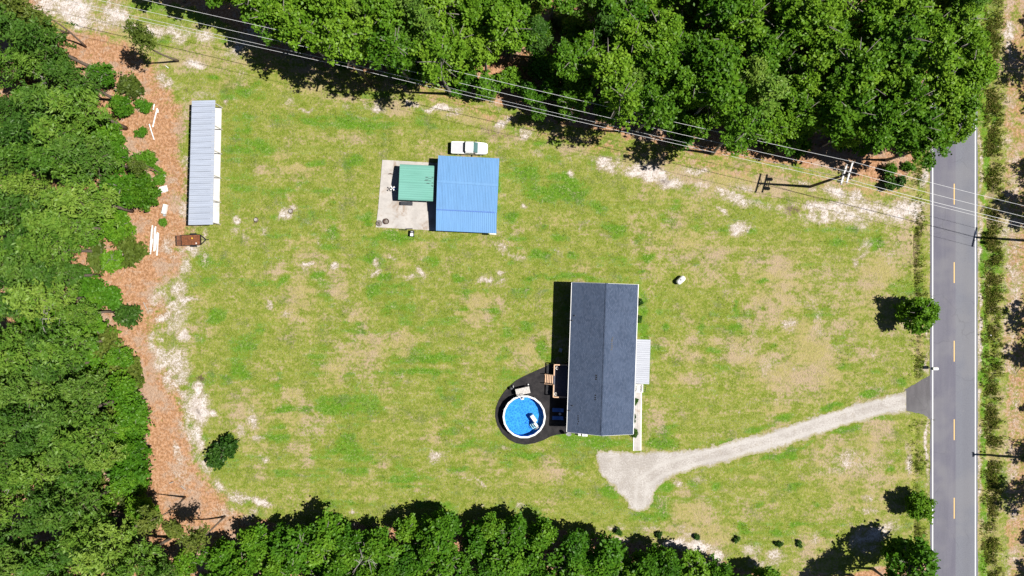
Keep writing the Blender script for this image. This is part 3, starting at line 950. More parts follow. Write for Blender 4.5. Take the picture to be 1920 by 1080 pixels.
# ------------------------------------------------------------------ sheet metal roofs
def corrugated(A, B, C, D, n_panels, ribs, rib_h, mat, parent, name='roof_panel', gap=.006, thick=.012, lift=0.0):
    """panel strip between edge A-D (start side) and B-C (end side): panels are counted from A->B, sheets run A->D"""
    A, B, C, D = (Vector(p) for p in (A, B, C, D))
    nrm = (B - A).cross(D - A).normalized()
    if nrm.z < 0: nrm = -nrm
    for k in range(n_panels):
        us, hs = [], []
        for r in range(ribs):
            for (t, h) in ((0.0, 1), (.16, 1), (.26, 0), (.90, 0)):
                us.append((k + (r + t) / ribs) / n_panels)
                hs.append(h * rib_h)
        us.append((k + 1 - gap) / n_panels)
        hs.append(rib_h * .9)
        mb = MB()
        n = len(us)
        jz = random.uniform(0, .006) + lift
        for (s, e) in ((A, B), (D, C)):
            for u, h in zip(us, hs):
                mb.v.append(tuple(s.lerp(e, u) + nrm * (h + jz)))
        for (s, e) in ((A, B), (D, C)):
            for u, h in ((us[0], 0), (us[-1], 0)):
                mb.v.append(tuple(s.lerp(e, u) - nrm * thick))
        for i in range(n - 1):
            mb.f.append((i, i + 1, n + i + 1, n + i))
        b = 2 * n
        mb.f.append((b, b + 2, b + 3, b + 1))
        mb.f.append((0, n, b + 2, b))
        mb.f.append((n - 1, b + 1, b + 3, 2 * n - 1))
        o = mb.build(name, mat, parent)


# ---- long grey open shed
shed = thing('open_shed', 'long narrow grey metal roofed shed on a pale slab beside the orange dirt', 'shed', (*P(392, 310), 0))
inv = lambda root, p: (Matrix.Translation(root.location) @ Matrix.Rotation(root.rotation_euler.z, 4, 'Z')).inverted() @ Vector(p)
L = lambda p: inv(shed, p)
TLp, TRp, BRp, BLp = P3(359.8, 189, 2.6), P3(403.6, 187.8, 3.1), P3(399, 421.5, 3.1), P3(353, 422.3, 2.6)
corrugated(L(TRp), L(BRp), L(BLp), L(TLp), 21, 3, .035, M['roof_grey'], shed, gap=.055)
sl = [(*P(415.6, 202), 0), (*P(411, 419.5), 0), (*P(377, 420), 0), (*P(382, 200), 0)]
MB().prism([(L(p).x, L(p).y) for p in sl][::-1], -.1, .07).build('floor_slab', M['concrete_pale'], shed)
for f in (0.02, .2, .4, .6, .8, .98):
    for (a, b, h) in ((TRp, BRp, 3.05), (TLp, BLp, 2.55)):
        q = a.lerp(b, f)
        q = Vector((q.x + (.2 if a is TLp else -.2), q.y, 0))
        MB().box(L((q.x, q.y, h / 2)), (.12, .12, h - .02)).build('post', M['grey_wood'], shed)
bk = MB()
q0, q1 = L(TLp), L(BLp)
bk.bar((q0.x + .18, q0.y - .1, 1.3), (q1.x + .18, q1.y + .1, 1.3), .05, 2.4)
bk.build('back_wall', M['steel'], shed)
MB().bar((L(TRp).x - .1, L(TRp).y - .05, 3.0), (L(BRp).x - .1, L(BRp).y + .05, 3.0), .1, .16).build('front_beam', M['grey_wood'], shed)

# ---- blue barn
barn = thing('blue_roofed_barn', 'square barn with bright blue ribbed metal roof beside the concrete patio', 'barn', (*P(875, 365), 0))
L = lambda p: inv(barn, p)
nA, nB = P3(822, 291.5, 2.75), P3(936.5, 297, 2.75)
rA, rB = P3(819.6, 340, 3.65), P3(934.3, 347.5, 3.65)
sA, sB = P3(818, 393.5, 2.75), P3(932, 399, 2.75)
lA, lB = P3(818.0, 393.2, 2.60), P3(931.2, 398.8, 2.60)
mA, mB_ = P3(817.5, 432.3, 2.15), P3(931, 437.6, 2.15)
corrugated(L(rA), L(rB), L(nB), L(nA), 10, 4, .035, M['roof_blue'], barn)
corrugated(L(rA), L(rB), L(sB), L(sA), 10, 4, .035, M['roof_blue'], barn)
corrugated(L(lA), L(lB), L(mB_), L(mA), 10, 3, .03, M['roof_blue'], barn)
MB().bar(L(rA) + Vector((0, 0, .045)), L(rB) + Vector((0, 0, .045)), .36, .03).build('ridge_cap', M['roof_blue'], barn)
wl = [L(Vector((p.x, p.y, 0))) for p in (nA, nB, mB_, mA)]
c4 = sum(wl, Vector()) / 4
wl = [c4 + (w - c4) * .965 for w in wl]
walls = MB()
for i in range(4):
    a, b = wl[i], wl[(i + 1) % 4]
    hh = 2.05 if i == 2 else 2.1
    walls.bar((a.x, a.y, hh / 2), (b.x, b.y, hh / 2), .08, hh)
walls.build('wall', M['roof_blue'], barn)
for (a, r, s) in ((nA, rA, sA), (nB, rB, sB)):
    g = [L(a), L(r), L(s)]
    dx = .35 if a is nA else -.35
    g = [v + Vector((dx, 0, -.08)) for v in g]
    base = [Vector((g[2].x, g[2].y, 2.0)), Vector((g[0].x, g[0].y, 2.0))]
    MB().poly(g + base).build('gable', M['roof_blue'], barn)
MB().bar(L(sA) + Vector((.05, .06, -.02)), L(sB) + Vector((-.35, .06, -.02)), .16, .10).build('eave_trim', M['tarp'], barn)
MB().bar(L(P3(918, 438.3, 2.0)), L(P3(930.5, 438.9, 2.0)), .16, .14).build('gutter_end', M['white'], barn)

# ---- concrete patio, two slabs
patio = tag(MB().prism([P(718, 301), P(706.5, 425), P(823, 432), P(830, 307)][::-1], -.1, .03).build('patio', M['concrete']), kind='structure')
MB().prism([P(717, 299.7), P(709.3, 390.3), P(826, 396.9), P(832, 306.5)][::-1], -.05, .075).build('slab', M['concrete'], patio)
MB().prism([P(709.1, 392.1), P(705, 426), P(822, 432.8), P(826, 398.8)][::-1], -.05, .062).build('slab', M['concrete'], patio)

# ---- green carport with rounded eaves, ribs run along its length
cp = thing('green_carport', 'green metal carport standing on the concrete patio against the blue barn', 'carport', (*P(781, 342), 0))
L = lambda p: inv(cp, p)
prof = [(0.0, 1.85), (.012, 2.02), (.05, 2.14), (.5, 2.78), (.95, 2.14), (.988, 2.02), (1.0, 1.85)]
def cp_pt(u, v):
    """u along length (0 = west), v across (0 = north)"""
    zz = [p[1] for p in prof]
    vv = [p[0] for p in prof]
    z = float(np.interp(v, vv, zz))
    a = Vector((749.7, 307.8)).lerp(Vector((746.6, 374.8)), v)
    b = Vector((814.3, 310.8)).lerp(Vector((811.8, 377.8)), v)
    q = a.lerp(b, u)
    return L(P3(q.x, q.y, z))
vv_all = []
nb = 14
for sidx in range(4):
    mb = MB()
    # four courses of sheets across the span, each one with its own ribs
    v0, v1 = sidx / 4, (sidx + 1) / 4
    rows = []
    cuts = sorted(set([v0, v1] + [p[0] for p in prof if v0 < p[0] < v1] + [v0 + (v1 - v0) * k / 16 for k in range(17)]))
    for i, v in enumerate(cuts):
        e = cp_pt(0, v), cp_pt(1, v)
        h = .035 if (round((v - v0) / (v1 - v0) * 16) % 4 == 0) else 0.0
        h += .004 * (sidx % 2)
        rows.append((e[0] + Vector((0, 0, h)), e[1] + Vector((0, 0, h))))
    for r in rows:
        mb.v += [tuple(r[0]), tuple(r[1])]
    for i in range(len(rows) - 1):
        mb.f.append((2 * i, 2 * i + 2, 2 * i + 3, 2 * i + 1))
    mb.build('roof_panel', M['roof_green'], cp)
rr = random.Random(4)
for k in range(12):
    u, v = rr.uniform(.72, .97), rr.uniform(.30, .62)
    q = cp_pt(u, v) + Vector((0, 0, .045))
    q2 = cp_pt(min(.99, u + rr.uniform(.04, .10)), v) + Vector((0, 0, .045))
    MB().bar(q, q2, rr.uniform(.05, .10), .012).build('dark_streak', M['dark_plastic'], cp)  # thin dark bars scattered over the east end of the carport roof
for u in (.03, .5, .97):
    fr = MB()
    pts = [cp_pt(u, 0.012)] + [cp_pt(u, v) - Vector((0, 0, .05)) for v in (.05, .25, .5, .75, .95)] + [cp_pt(u, .988)]
    fr.tube([Vector((pts[0].x, pts[0].y - .03, .06)), pts[0] - Vector((0, .03, .05))] + pts[1:-1] + [pts[-1] + Vector((0, .03, -.05)), Vector((pts[-1].x, pts[-1].y + .03, .06))], .035, 6)
    fr.build('arch_frame', M['steel'], cp)

# ---- house
hrot = math.radians(-1.92)
hx, hy = P(1129.9, 672, 4.0)
house = thing('house', 'dark shingled single storey house with long gable roof next to the round pool', 'house', (hx, hy, 0), hrot)
HW, HL, EH, RH = 4.95, 11.22, 3.95, 5.75      # half width, half length, eave, ridge
def roof_half(sx):
    mb = MB()
    t = .10
    e0, e1 = Vector((sx * HW, -HL, EH)), Vector((sx * HW, HL, EH))
    r0, r1 = Vector((0, -HL, RH)), Vector((0, HL, RH))
    q = [e0, e1, r1, r0] if sx > 0 else [r0, r1, e1, e0]
    mb.slab(q if ((q[1] - q[0]).cross(q[3] - q[0])).z > 0 else q[::-1], t)
    return mb.build('roof_slope', M['shingle'], house)
roof_half(-1); roof_half(1)
rc = MB()
k = 36
for i in range(k):
    y0, y1 = -HL + 2 * HL * i / k, -HL + 2 * HL * (i + 1) / k
    z = RH + .035 + .012 * (i % 2)
    rc.slab([(.0, y0, z), (.17, y0, z - .045), (.17, y1 + .03, z - .045), (.0, y1 + .03, z)], .03)
    rc.slab([(-.17, y0, z - .045), (0, y0, z), (0, y1 + .03, z), (-.17, y1 + .03, z - .045)], .03)
rc.build('ridge_cap', M['shingle'], house)
ww = HW - .32
wb = MB()
wb.box((-ww, 0, EH / 2 + .1), (.12, 2 * HL - .6, EH - .2))
wb.box((ww, 0, EH / 2 + .1), (.12, 2 * HL - .6, EH - .2))
wb.build('wall', M['siding'], house)
for sy in (-1, 1):
    y = sy * (HL - .33)
    g = MB()
    pts = [(-ww - .05, .1), (ww + .05, .1), (ww + .05, EH - .02), (0, RH - .16), (-ww - .05, EH - .02)]
    b = len(g.v)
    g.v += [(x, y - .06, z) for x, z in pts] + [(x, y + .06, z) for x, z in pts]
    g.f += [(0, 1, 2, 3, 4), (9, 8, 7, 6, 5)] + [(i, 5 + i, 5 + (i + 1) % 5, (i + 1) % 5) for i in range(5)]
    g.build('gable_wall', M['siding'], house)
for sx in (-1, 1):
    MB().box((sx * (HW + .05), 0, EH - .10), (.09, 2 * HL - .04, .15)).build('gutter', M['white'], house)
    for sy in (-1, 1):
        MB().bar((sx * HW, sy * (HL + .02), EH - .12), (sx * .02, sy * (HL + .02), RH - .12), .03, .16).build('fascia', M['white'], house)
def hp(px, py, h):
    return inv(house, P3(px, py, h))
for (px, py) in ((1078.5, 592), (1074, 601), (1074, 761), (1068.5, 771)):
    h = 4.5
    q = hp(px, py, h)
    zr = RH - abs(q.x) / HW * (RH - EH)
    MB().tube([(q.x, q.y, zr - .05), (q.x, q.y, zr + .32)], .075, 8).build('vent_pipe', M['dark_plastic'], house)
for (px, py, w, l) in ((1146.5, 643, .22, 1.9), (1117.3, 704, .25, 1.1), (1116.2, 742, .2, 1.0), (1085, 785, .14, 1.7), (1147.8, 632, .16, .8)):
    q = hp(px, py, 5.0)
    for j in range(int(l / .3)):
        yy = q.y - l / 2 + j * .3 + random.uniform(-.04, .04)
        xx = q.x + random.uniform(-.06, .06)
        sg = 1 if xx > 0 else -1
        sl = (RH - EH) / HW
        zc = RH - abs(xx) * sl + .012
        MB().box((xx, yy, zc), (w, .2, .02), rot=Matrix.Rotation(sg * math.atan(sl), 3, 'Y')).build('dark_shingle', M['black'], house)
for (yy, sx) in ((-7.5, -1), (6.5, -1), (1.0, -1), (7.5, 1), (3.8, 1), (-6.0, 1)):
    w = MB().box((sx * (ww + .075), yy, 2.2), (.05, 1.0, 1.2)).build('window', M['white'], house)
    MB().box((sx * (ww + .105), yy, 2.2), (.02, .86, 1.06)).build('pane', M['glass_dark'], w)
    MB().box((sx * (ww + .12), yy, 1.57), (.12, 1.1, .06)).build('sill', M['white'], w)
MB().box((-(ww + .075), -3.0, 2.0), (.05, .95, 2.05)).build('door', M['white'], house)
MB().box((ww + .075, -.2, 2.0), (.05, .95, 2.05)).build('door', M['white'], house)

# front porch
porch = thing('front_porch', 'small front porch under a white ribbed metal awning roof', 'porch', (*P(1196, 678), 0))
L = lambda p: inv(porch, p)
pa, pb, pc, pd = P3(1190.5, 636, 3.35), P3(1219.8, 637, 2.9), P3(1217.2, 720.5, 2.9), P3(1188.2, 719, 3.35)
corrugated(L(pa), L(pd), L(pc), L(pb), 7, 3, .05, M['roof_porch'], porch)
da, db, dc, dd = P3(1187, 638, 1.0), P3(1210, 639, 1.0), P3(1208, 718, 1.0), P3(1185, 717, 1.0)
for k in range(9):
    u0, u1 = k / 9, (k + .94) / 9
    q = [L(da.lerp(dd, u0)), L(da.lerp(dd, u1)), L(db.lerp(dc, u1)), L(db.lerp(dc, u0))]
    MB().slab(q, .05).build('floor_board', M['grey_wood'], porch)
for u in (.03, .5, .97):
    q = L(db.lerp(dc, u))
    MB().box((q.x - .1, q.y, 1.45), (.12, .12, 2.9)).build('post', M['white'], porch)
MB().bar((L(db).x - .1, L(db).y, 1.95), (L(dc).x - .1, L(dc).y, 1.95), .08, .08).build('rail', M['white'], porch)
# steps with dark handrail
for k in range(4):
    y = 720 + k * 3.9
    h = .8 - k * .2
    a, b, c, d = P3(1192, y, h), P3(1206.3, y + .4, h), P3(1206, y + 4.2, h), P3(1191.7, y + 3.8, h)
    MB().slab([L(d), L(c), L(b), L(a)], .06).build('step', M['white_dirty'], porch)
for px in (1199.5, 1207.0):
    hr = MB()
    for k in range(4):
        y = 720.5 + k * 4.2
        p0 = L(P3(px, y, 0)); z = .9 - k * .2
        hr.bar((p0.x, p0.y, max(0.02, z - .2)), (p0.x, p0.y, z + .85), .045)
    a, b = L(P3(px, 720.5, 0)), L(P3(px, 733.1, 0))
    hr.bar((a.x, a.y, 1.78), (b.x, b.y, 1.15), .05)
    hr.build('handrail', M['black'], porch)
# plant bed edging along the house front
tag(MB().tube([(*P(1196.9, 533), .05), (*P(1193.4, 634), .05)], .07, 6).build('bed_border', M['white']), 'white border strip along the front wall north of the porch', 'border')
tag(MB().tube([(*P(1186.2, 735), .05), (*P(1184.6, 812), .05)], .06, 6).build('bed_border', M['white']), 'white border strip between front walk and the house wall', 'border')

# ---- rear deck of the house
deck = thing('rear_deck', 'raised wooden deck with tan railings and stairs behind the house', 'deck', (*P(1052, 714, 0), 0), hrot)
L = lambda p: inv(deck, p)
d0 = L(P3(1039.8, 684, 2.0)); d1 = L(P3(1037.4, 744.5, 2.0))
xL = (d0.x + d1.x) / 2
yT, yB = d0.y, d1.y
hxl = inv(deck, house.matrix_world @ Vector((0, 0, 0)) if False else (house.location + Matrix.Rotation(hrot, 3, 'Z') @ Vector((-ww - .08, 0, 0))))
xR = hxl.x
nbd = 18
for k in range(nbd):
    x0 = xL + (xR - xL) * k / nbd
    x1 = xL + (xR - xL) * (k + .93) / nbd
    MB().box(((x0 + x1) / 2, (yT + yB) / 2, 1.05), (x1 - x0, yT - yB, .04)).build('deck_board', M['deck_dark'], deck)
st0 = L(P3(1037, 703.5, 1.6)).y
st1 = L(P3(1037, 721.0, 1.6)).y
for (a, b) in (((xL, yT), (xR, yT)), ((xL, yB), (xR, yB)), ((xL, yT), (xL, st0)), ((xL, st1), (xL, yB))):
    va, vb = Vector((*a, 0)), Vector((*b, 0))
    MB().bar(va + Vector((0, 0, 2.0)), vb + Vector((0, 0, 2.0)), .17, .05).build('top_rail', M['cedar'], deck)
    bl = MB()
    n = max(2, int((vb - va).length / .18))
    for i in range(n + 1):
        p = va.lerp(vb, i / n)
        bl.box((p.x, p.y, 1.52), (.04, .04, .9))
    bl.bar(va + Vector((0, 0, 1.15)), vb + Vector((0, 0, 1.15)), .05, .07)
    bl.build('baluster_row', M['cedar'], deck)
for (x, y) in ((xL, yT), (xL, st0), (xL, st1), (xL, yB), (xR - .1, yT), (xR - .1, yB)):
    MB().box((x, y, 1.0), (.11, .11, 2.08)).build('post', M['cedar'], deck)
for k in range(5):
    z = .92 - k * .18
    MB().box((xL - .15 - k * .26, (st0 + st1) / 2, z), (.17, abs(st1 - st0) - .06, .04)).build('tread', M['cedar'], deck)
for y in (st0, st1):
    MB().bar((xL - .03, y, .85), (xL - 1.34, y, .08), .05, .2).build('stringer', M['cedar'], deck)
    MB().bar((xL, y, 1.95), (xL - 1.36, y, 1.05), .09, .05).build('stair_rail', M['cedar'], deck)
    MB().box((xL - 1.34, y, .55), (.09, .09, 1.1)).build('stair_post', M['cedar'], deck)
for (px, py, lb) in ((1044.4, 690.2, 'white round planter in the top corner of the rear deck'), (1041.4, 738.8, 'white round planter in the lower corner of the rear deck')):
    q = P3(px, py, 1.45)
    pt = thing('planter', lb, 'planter', (q.x, q.y, 1.075), 0, 'planters on the rear deck')
    MB().lathe((0, 0, 0), [(.13, 0), (.2, .3), (.24, .42), (.24, .46), (.2, .46), (.19, .4)], 14).build('pot', M['white'], pt, True)
    MB().lathe((0, 0, .38), [(.18, 0), (.17, .03), (.02, .05)], 10).build('soil', M['bark'], pt)

# ---- pool
pxc, pyc = P(983, 781.5, 1.32)
pool = thing('round_pool', 'round above ground pool with white rim and bright blue water', 'pool', (pxc, pyc, .03))
NS = 18
RO = 3.30
def ring(r, off=0.0):
    return [(r * math.cos(2 * PI * (k + off) / NS), r * math.sin(2 * PI * (k + off) / NS)) for k in range(NS)]
wo_, wi_ = ring(3.16), ring(3.12)
wm = MB()
for k in range(NS):
    j = (k + 1) % NS
    wm.v += []
    a, b = wo_[k], wo_[j]
    wm.poly([(*a, 0), (*b, 0), (*b, 1.29), (*a, 1.29)])
wm.build('outer_wall', M['white'], pool)
lm = MB()
for k in range(NS):
    j = (k + 1) % NS
    a, b = wi_[k], wi_[j]
    lm.poly([(*b, .08), (*a, .08), (*a, 1.28), (*b, 1.28)])
lm.poly([(*p, .08) for p in wi_])
lm.build('liner', M['liner'], pool)
MB().poly([(x * .998, y * .998, 1.10) for x, y in wi_]).build('water', M['water'], pool)
ro, ri = ring(3.32), ring(3.055)
for k in range(NS):
    j = (k + 1) % NS
    g = .006
    a, b = Vector((*ro[k], 1.315)), Vector((*ro[j], 1.315))
    c, d = Vector((*ri[j], 1.315)), Vector((*ri[k], 1.315))
    MB().slab([a.lerp(b, g), b.lerp(a, g), c.lerp(d, g), d.lerp(c, g)], .05).build('rim_segment', M['white'], pool)
    ap = ro[k]
    MB().box((ap[0] * .975, ap[1] * .975, .63), (.10, .14, 1.26), math.atan2(ap[1], ap[0])).build('upright', M['white'], pool)
# steps standing in the pool
q = P3(1004.5, 797, 1.3)
stp = thing('pool_steps', 'white moulded entry steps standing inside the lower right of the pool', 'pool steps', (q.x, q.y, .12), math.radians(35))
for k in range(3):
    MB().box((.05 - k * .34, 0, .62 - k * .22), (.36, .85, 1.24 - k * .44)).build('step', M['white'], stp, bevel=.03)
MB().box((.30, 1.0, .55), (.55, 1.15, 1.28)).build('landing', M['white'], stp, bevel=.04)
for s in (-.42, .42):
    MB().tube([(.2, s, 1.2), (.2, s, 1.75), (.0, s, 1.85), (-.5, s, 1.45), (-.62, s, .9)], .03, 8).build('grab_rail', M['white'], stp, True)
# small grey platform with ladder by the pool
q = P3(980.2, 733.4, 1.25)
plat = thing('pool_platform', 'small grey wooden platform with a white ladder at the top of the pool', 'platform', (q.x, q.y, .03), math.radians(12.5))
for k in range(9):
    MB().box((-1.0 + k * .245 + .03, 0, 1.22 + random.uniform(0, .012)), (.225, 1.02, .04)).build('plank', M['grey_wood'], plat)
for sx in (-1, 1):
    for sy in (-.45, .45):
        MB().box((sx * .95, sy, .6), (.09, .09, 1.19)).build('leg', M['grey_wood'], plat)
MB().box((0, -.47, 1.14), (1.95, .05, .12)).build('joist', M['grey_wood'], plat)
lad = MB()
for s in (-.62, -.12):
    lad.tube([(s, -.35, 1.25), (s, -.42, 1.95), (s + .02, -.75, 2.05), (s + .06, -1.15, 1.3), (s + .06, -1.2, .3)], .035, 8)
for k in range(4):
    lad.box((-.33, -1.17, 1.25 - k * .26), (.46, .22, .05))
lad.build('ladder', M['white'], plat, True)
# pump and filter
q = P3(958, 729, .4)
pf = thing('pool_filter', 'black pool filter and pump left of the grey pool platform', 'pool filter', (q.x, q.y, .03), math.radians(8))
MB().lathe((0, .05, 0), [(.2, 0), (.27, .1), (.27, .5), (.2, .68), (.08, .74)], 14).build('filter_tank', M['dark_plastic'], pf, True)
MB().box((.45, -.1, .16), (.5, .26, .3)).build('pump', M['black'], pf, bevel=.04)
MB().tube([(.1, .05, .6), (.35, .0, .62), (.5, -.05, .3)], .03, 8).build('hose', M['steel'], pf)
MB().box((.42, .3, .25), (.1, .34, .5)).build('control_box', M['steel'], pf)
q = P3(990.5, 720.8, .3)
tl = thing('garden_light', 'tiny white garden light above the grey pool platform', 'light', (q.x, q.y, .03))
MB().tube([(0, 0, 0), (0, 0, .3)], .02, 6).build('stake', M['black'], tl)
MB().lathe((0, 0, .3), [(.04, 0), (.1, .05), (.1, .08), (.02, .12)], 10).build('cap', M['white'], tl)

# ---- loungers
for i, (px, py) in enumerate(((1046, 768.8), (1045.8, 783.6))):
    x, y = P(px, py, .35)
    lg = thing('sun_lounger', ('upper' if i == 0 else 'lower') + ' of two blue sun loungers in the house shade by the pool', 'sun lounger', (x, y, .03), hrot, 'blue sun loungers')
    MB().slab([(-.85, -.29, .36), (.35, -.29, .34), (.35, .29, .34), (-.85, .29, .36)], .02).build('seat', M['blue_sling'], lg)
    MB().slab([(.36, -.29, .345), (.85, -.29, .55), (.85, .29, .55), (.36, .29, .345)], .02).build('backrest', M['blue_sling'], lg)
    fr = MB()
    for s in (-.32, .32):
        fr.bar((-.88, s, .35), (.36, s, .335), .04)
        fr.bar((.36, s, .335), (.88, s, .56), .04)
    fr.build('frame', M['black'], lg)
    for sx in (-.7, .3):
        for s in (-.32, .32):
            MB().bar((sx, s, .33), (sx, s, 0), .035).build('leg', M['black'], lg)
x, y = P(1050, 776.2, .4)
tb = thing('side_table', 'small pale side table between the two blue sun loungers', 'table', (x, y, .03))
MB().lathe((0, 0, .40), [(.2, 0), (.2, .03), (.01, .035)], 14).build('tabletop', M['tonneau'], tb)
MB().tube([(0, 0, 0), (0, 0, .4)], .03, 8).build('leg', M['black'], tb)
x, y = P(1051, 656, .4)
ch = thing('garden_chair', 'pale garden chair in the black shade behind the house', 'chair', (x, y, 0), math.radians(70))
MB().box((0, 0, .42), (.5, .5, .04)).build('seat', M['tonneau'], ch)
MB().box((-.27, 0, .72), (.04, .5, .55)).build('backrest', M['tonneau'], ch)
for sx in (-.2, .2):
    for sy in (-.2, .2):
        MB().box((sx, sy, .2), (.04, .04, .4)).build('leg', M['tonneau'], ch)
# dark rectangle plates by the deck stairs = stepping mats
for (px, py, lb) in ((1029, 692, 'black lattice panel on the mulch above the deck stairs'), (1027.5, 732, 'black lattice panel on the mulch below the deck stairs')):
    x, y = P(px, py, .1)
    mt = thing('lattice_panel', lb, 'panel', (x, y, .035), hrot, 'black lattice panels')
    g = MB()
    for k in range(6):
        g.box((-.4 + k * .16, 0, .03), (.05, 1.3, .03))
    g.build('slat_row', M['dark_plastic'], mt)
    g = MB()
    g.box((0, -.68, .05), (.95, .06, .05)).box((0, .68, .05), (.95, .06, .05))
    g.build('frame', M['black'], mt)

# dish and boxes at the south end of the house
x, y = P(1065.5, 812)
ds = thing('satellite_dish', 'grey satellite dish on a mast at the lower left house corner', 'satellite dish', (x, y, 0))
MB().tube([(0, 0, 0), (0, 0, 1.2), (.02, .12, 1.4)], .035, 8).build('mast', M['white'], ds)
bm_ = MB().lathe((0, 0, 0), [(.02, 0), (.2, .02), (.36, .08), (.42, .13), (.40, .135), (.2, .04), (.02, .02)], 18)
dish = bm_.build('reflector', M['steel'], ds, True)
dish.location = (-.05, .22, 1.45); dish.rotation_euler = (math.radians(38), math.radians(-10), 0)
MB().tube([(-.05, .2, 1.45), (-.1, -.2, 1.7)], .018, 6).build('feed_arm', M['steel'], ds)
for (px, py, s, lb) in ((1086.5, 815, (.42, .40, .7), 'smaller white utility box at the lower end of the house'), (1096.5, 815.2, (.85, .5, .75), 'larger white air conditioner at the lower end of the house')):
    x, y = P(px, py, .7)
    ub = thing('utility_box', lb, 'utility box', (x, y, 0), hrot, 'boxes at the house end')
    MB().box((0, 0, s[2] / 2), s).build('cabinet', M['white'], ub, bevel=.03)
    MB().lathe((0, 0, s[2]), [(min(s[:2]) * .4, .001), (min(s[:2]) * .36, .02), (.05, .025)], 14).build('fan_grille', M['steel'], ub)

# ---- patio objects
x, y = P(762.2, 381.6, .45)
cb = thing('storage_bench', 'dark blue storage bench along the lower edge of green carport', 'storage bench', (x, y, .075), math.radians(-2))
MB().box((0, 0, .22), (1.8, .52, .44)).build('bin', M['dark_plastic'], cb, bevel=.02)
MB().box((0, 0, .465), (1.86, .56, .05)).build('lid', M['tarp'] if False else M['dark_plastic'], cb, bevel=.015)
x, y = P(724.3, 415.2, .15)
fp = thing('fire_pit', 'round rusty fire pit ring on the lower left of the patio', 'fire pit', (x, y, .062))
MB().lathe((0, 0, 0), [(.42, 0), (.46, .3), (.40, .3), (.36, .05), (.02, .05)], 20).build('ring', M['plan_rust'], fp)
MB().lathe((0, 0, .05), [(.33, 0), (.3, .06), (.08, .12)], 12).build('ash_bed', M['ash'], fp)
x, y = P(710.5, 418.8, .1)
bp = thing('ash_heap', 'grey ash heap beside the fire pit at the patio corner', 'ash heap', (x, y, .062))
MB().lathe((0, 0, 0), [(.5, 0), (.38, .03), (.2, .07), (.05, .1)], 12).build('ash_pile', M['ash'], bp, True)
for k in range(5):
    a = k * 1.3
    MB().bar((.28 * math.cos(a), .28 * math.sin(a), .06), (.05, .03, .13), .05).build('charred_stick', M['black'], bp)
x, y = P(772.2, 438.2, .6)
gr = thing('barbecue_grill', 'black barbecue grill with a white lid at the lower patio edge', 'grill', (x, y, 0), math.radians(-4))
MB().box((0, .05, .42), (.62, .95, .5)).build('cabinet', M['black'], gr, bevel=.03)
MB().box((0, -.16, .74), (.46, .46, .16)).build('lid', M['white'], gr, bevel=.06)
MB().box((0, .28, .70), (.3, .16, .05)).build('burner', M['steel'], gr, bevel=.01)
for sx in (-.28, .28):
    MB().tube([(sx - .03, -.35, .12), (sx + .03, -.35, .12)], .12, 10).build('wheel', M['tyre'], gr)
for (x0, y0, x1, y1, z, lb) in ((761.2, 429.2, 773.5, 429.0, .16, 'shorter black bar lying on the patio edge above the grill'), (748.5, 430.6, 762.5, 431.2, .10, 'longer black bar lying on the patio edge left of the grill')):
    b = MB()
    b.bar((*P(x0, y0, z), z), (*P(x1, y1, z), z), .14, .1)
    tag(b.build('metal_bar', M['black']), lb, 'bar', 'black bars on the patio edge')
b = MB().tube([(*P(728, 326.4, .12), .12), (*P(732, 325.6, .16), .16), (*P(737.5, 326.8, .1), .1)], [.05, .09, .04], 8)
tag(b.build('wooden_stick', M['plan_rust']), 'short brown stick lying at the shadow edge on the patio', 'stick')
x, y = P(745.5, 362)
orn = thing('white_pinwheel', 'white pinwheel on a slanting pole at the left end of the carport', 'pinwheel', (x, y, .07))
MB().tube([(0, 0, 0), (-.55, .55, 1.2)], .03, 8).build('pole', M['steel'], orn)
for k in range(4):
    a = math.radians(20 + 90 * k)
    MB().slab([(-.55, .55, 1.24), (-.55 + .42 * math.cos(a), .55 + .42 * math.sin(a), 1.27), (-.55 + .40 * math.cos(a + .6), .55 + .40 * math.sin(a + .6), 1.3), (-.55 + .08 * math.cos(a + .8), .55 + .08 * math.sin(a + .8), 1.26)], .015).build('blade', M['white'], orn)
MB().slab([(-.1, .28, .8), (.02, .62, .8), (-.3, .75, 1.0), (-.42, .48, 1.05)], .01).build('pennant', M['tarp'], orn)

# ---- pickup truck (faces +x)
x, y = P(880.2, 277.6, .8)
tk = thing('pickup_truck', 'white pickup truck with covered bed parked above the blue barn', 'pickup truck', (x, y, 0), math.radians(-1.6))
def loft(st, mat, name, parent, bevel=.04):
    """stations (x, half width bottom, half width top, z bottom, z top)"""
    mb = MB()
    for (sx, w0, w1, z0, z1) in st:
        mb.v += [(sx, -w0, z0), (sx, w0, z0), (sx, w0 * 1.0, (z0 + z1) * .5), (sx, w1, z1), (sx, -w1, z1), (sx, -w0, (z0 + z1) * .5)]
    n = 6
    for i in range(len(st) - 1):
        for k in range(n):
            mb.f.append((i * n + k, i * n + (k + 1) % n, (i + 1) * n + (k + 1) % n, (i + 1) * n + k))
    mb.f.append(tuple(reversed(range(n))))
    mb.f.append(tuple(range((len(st) - 1) * n, len(st) * n)))
    bm = bmesh.new()
    me = mb.mesh(name, mat)
    bm.from_mesh(me)
    bmesh.ops.recalc_face_normals(bm, faces=bm.faces[:])
    bm.to_mesh(me)
    bm.free()
    o = link(name, me, parent)
    if bevel:
        m = o.modifiers.new('bevel', 'BEVEL'); m.width = bevel; m.segments = 2; m.limit_method = 'ANGLE'; m.angle_limit = .35
    return o
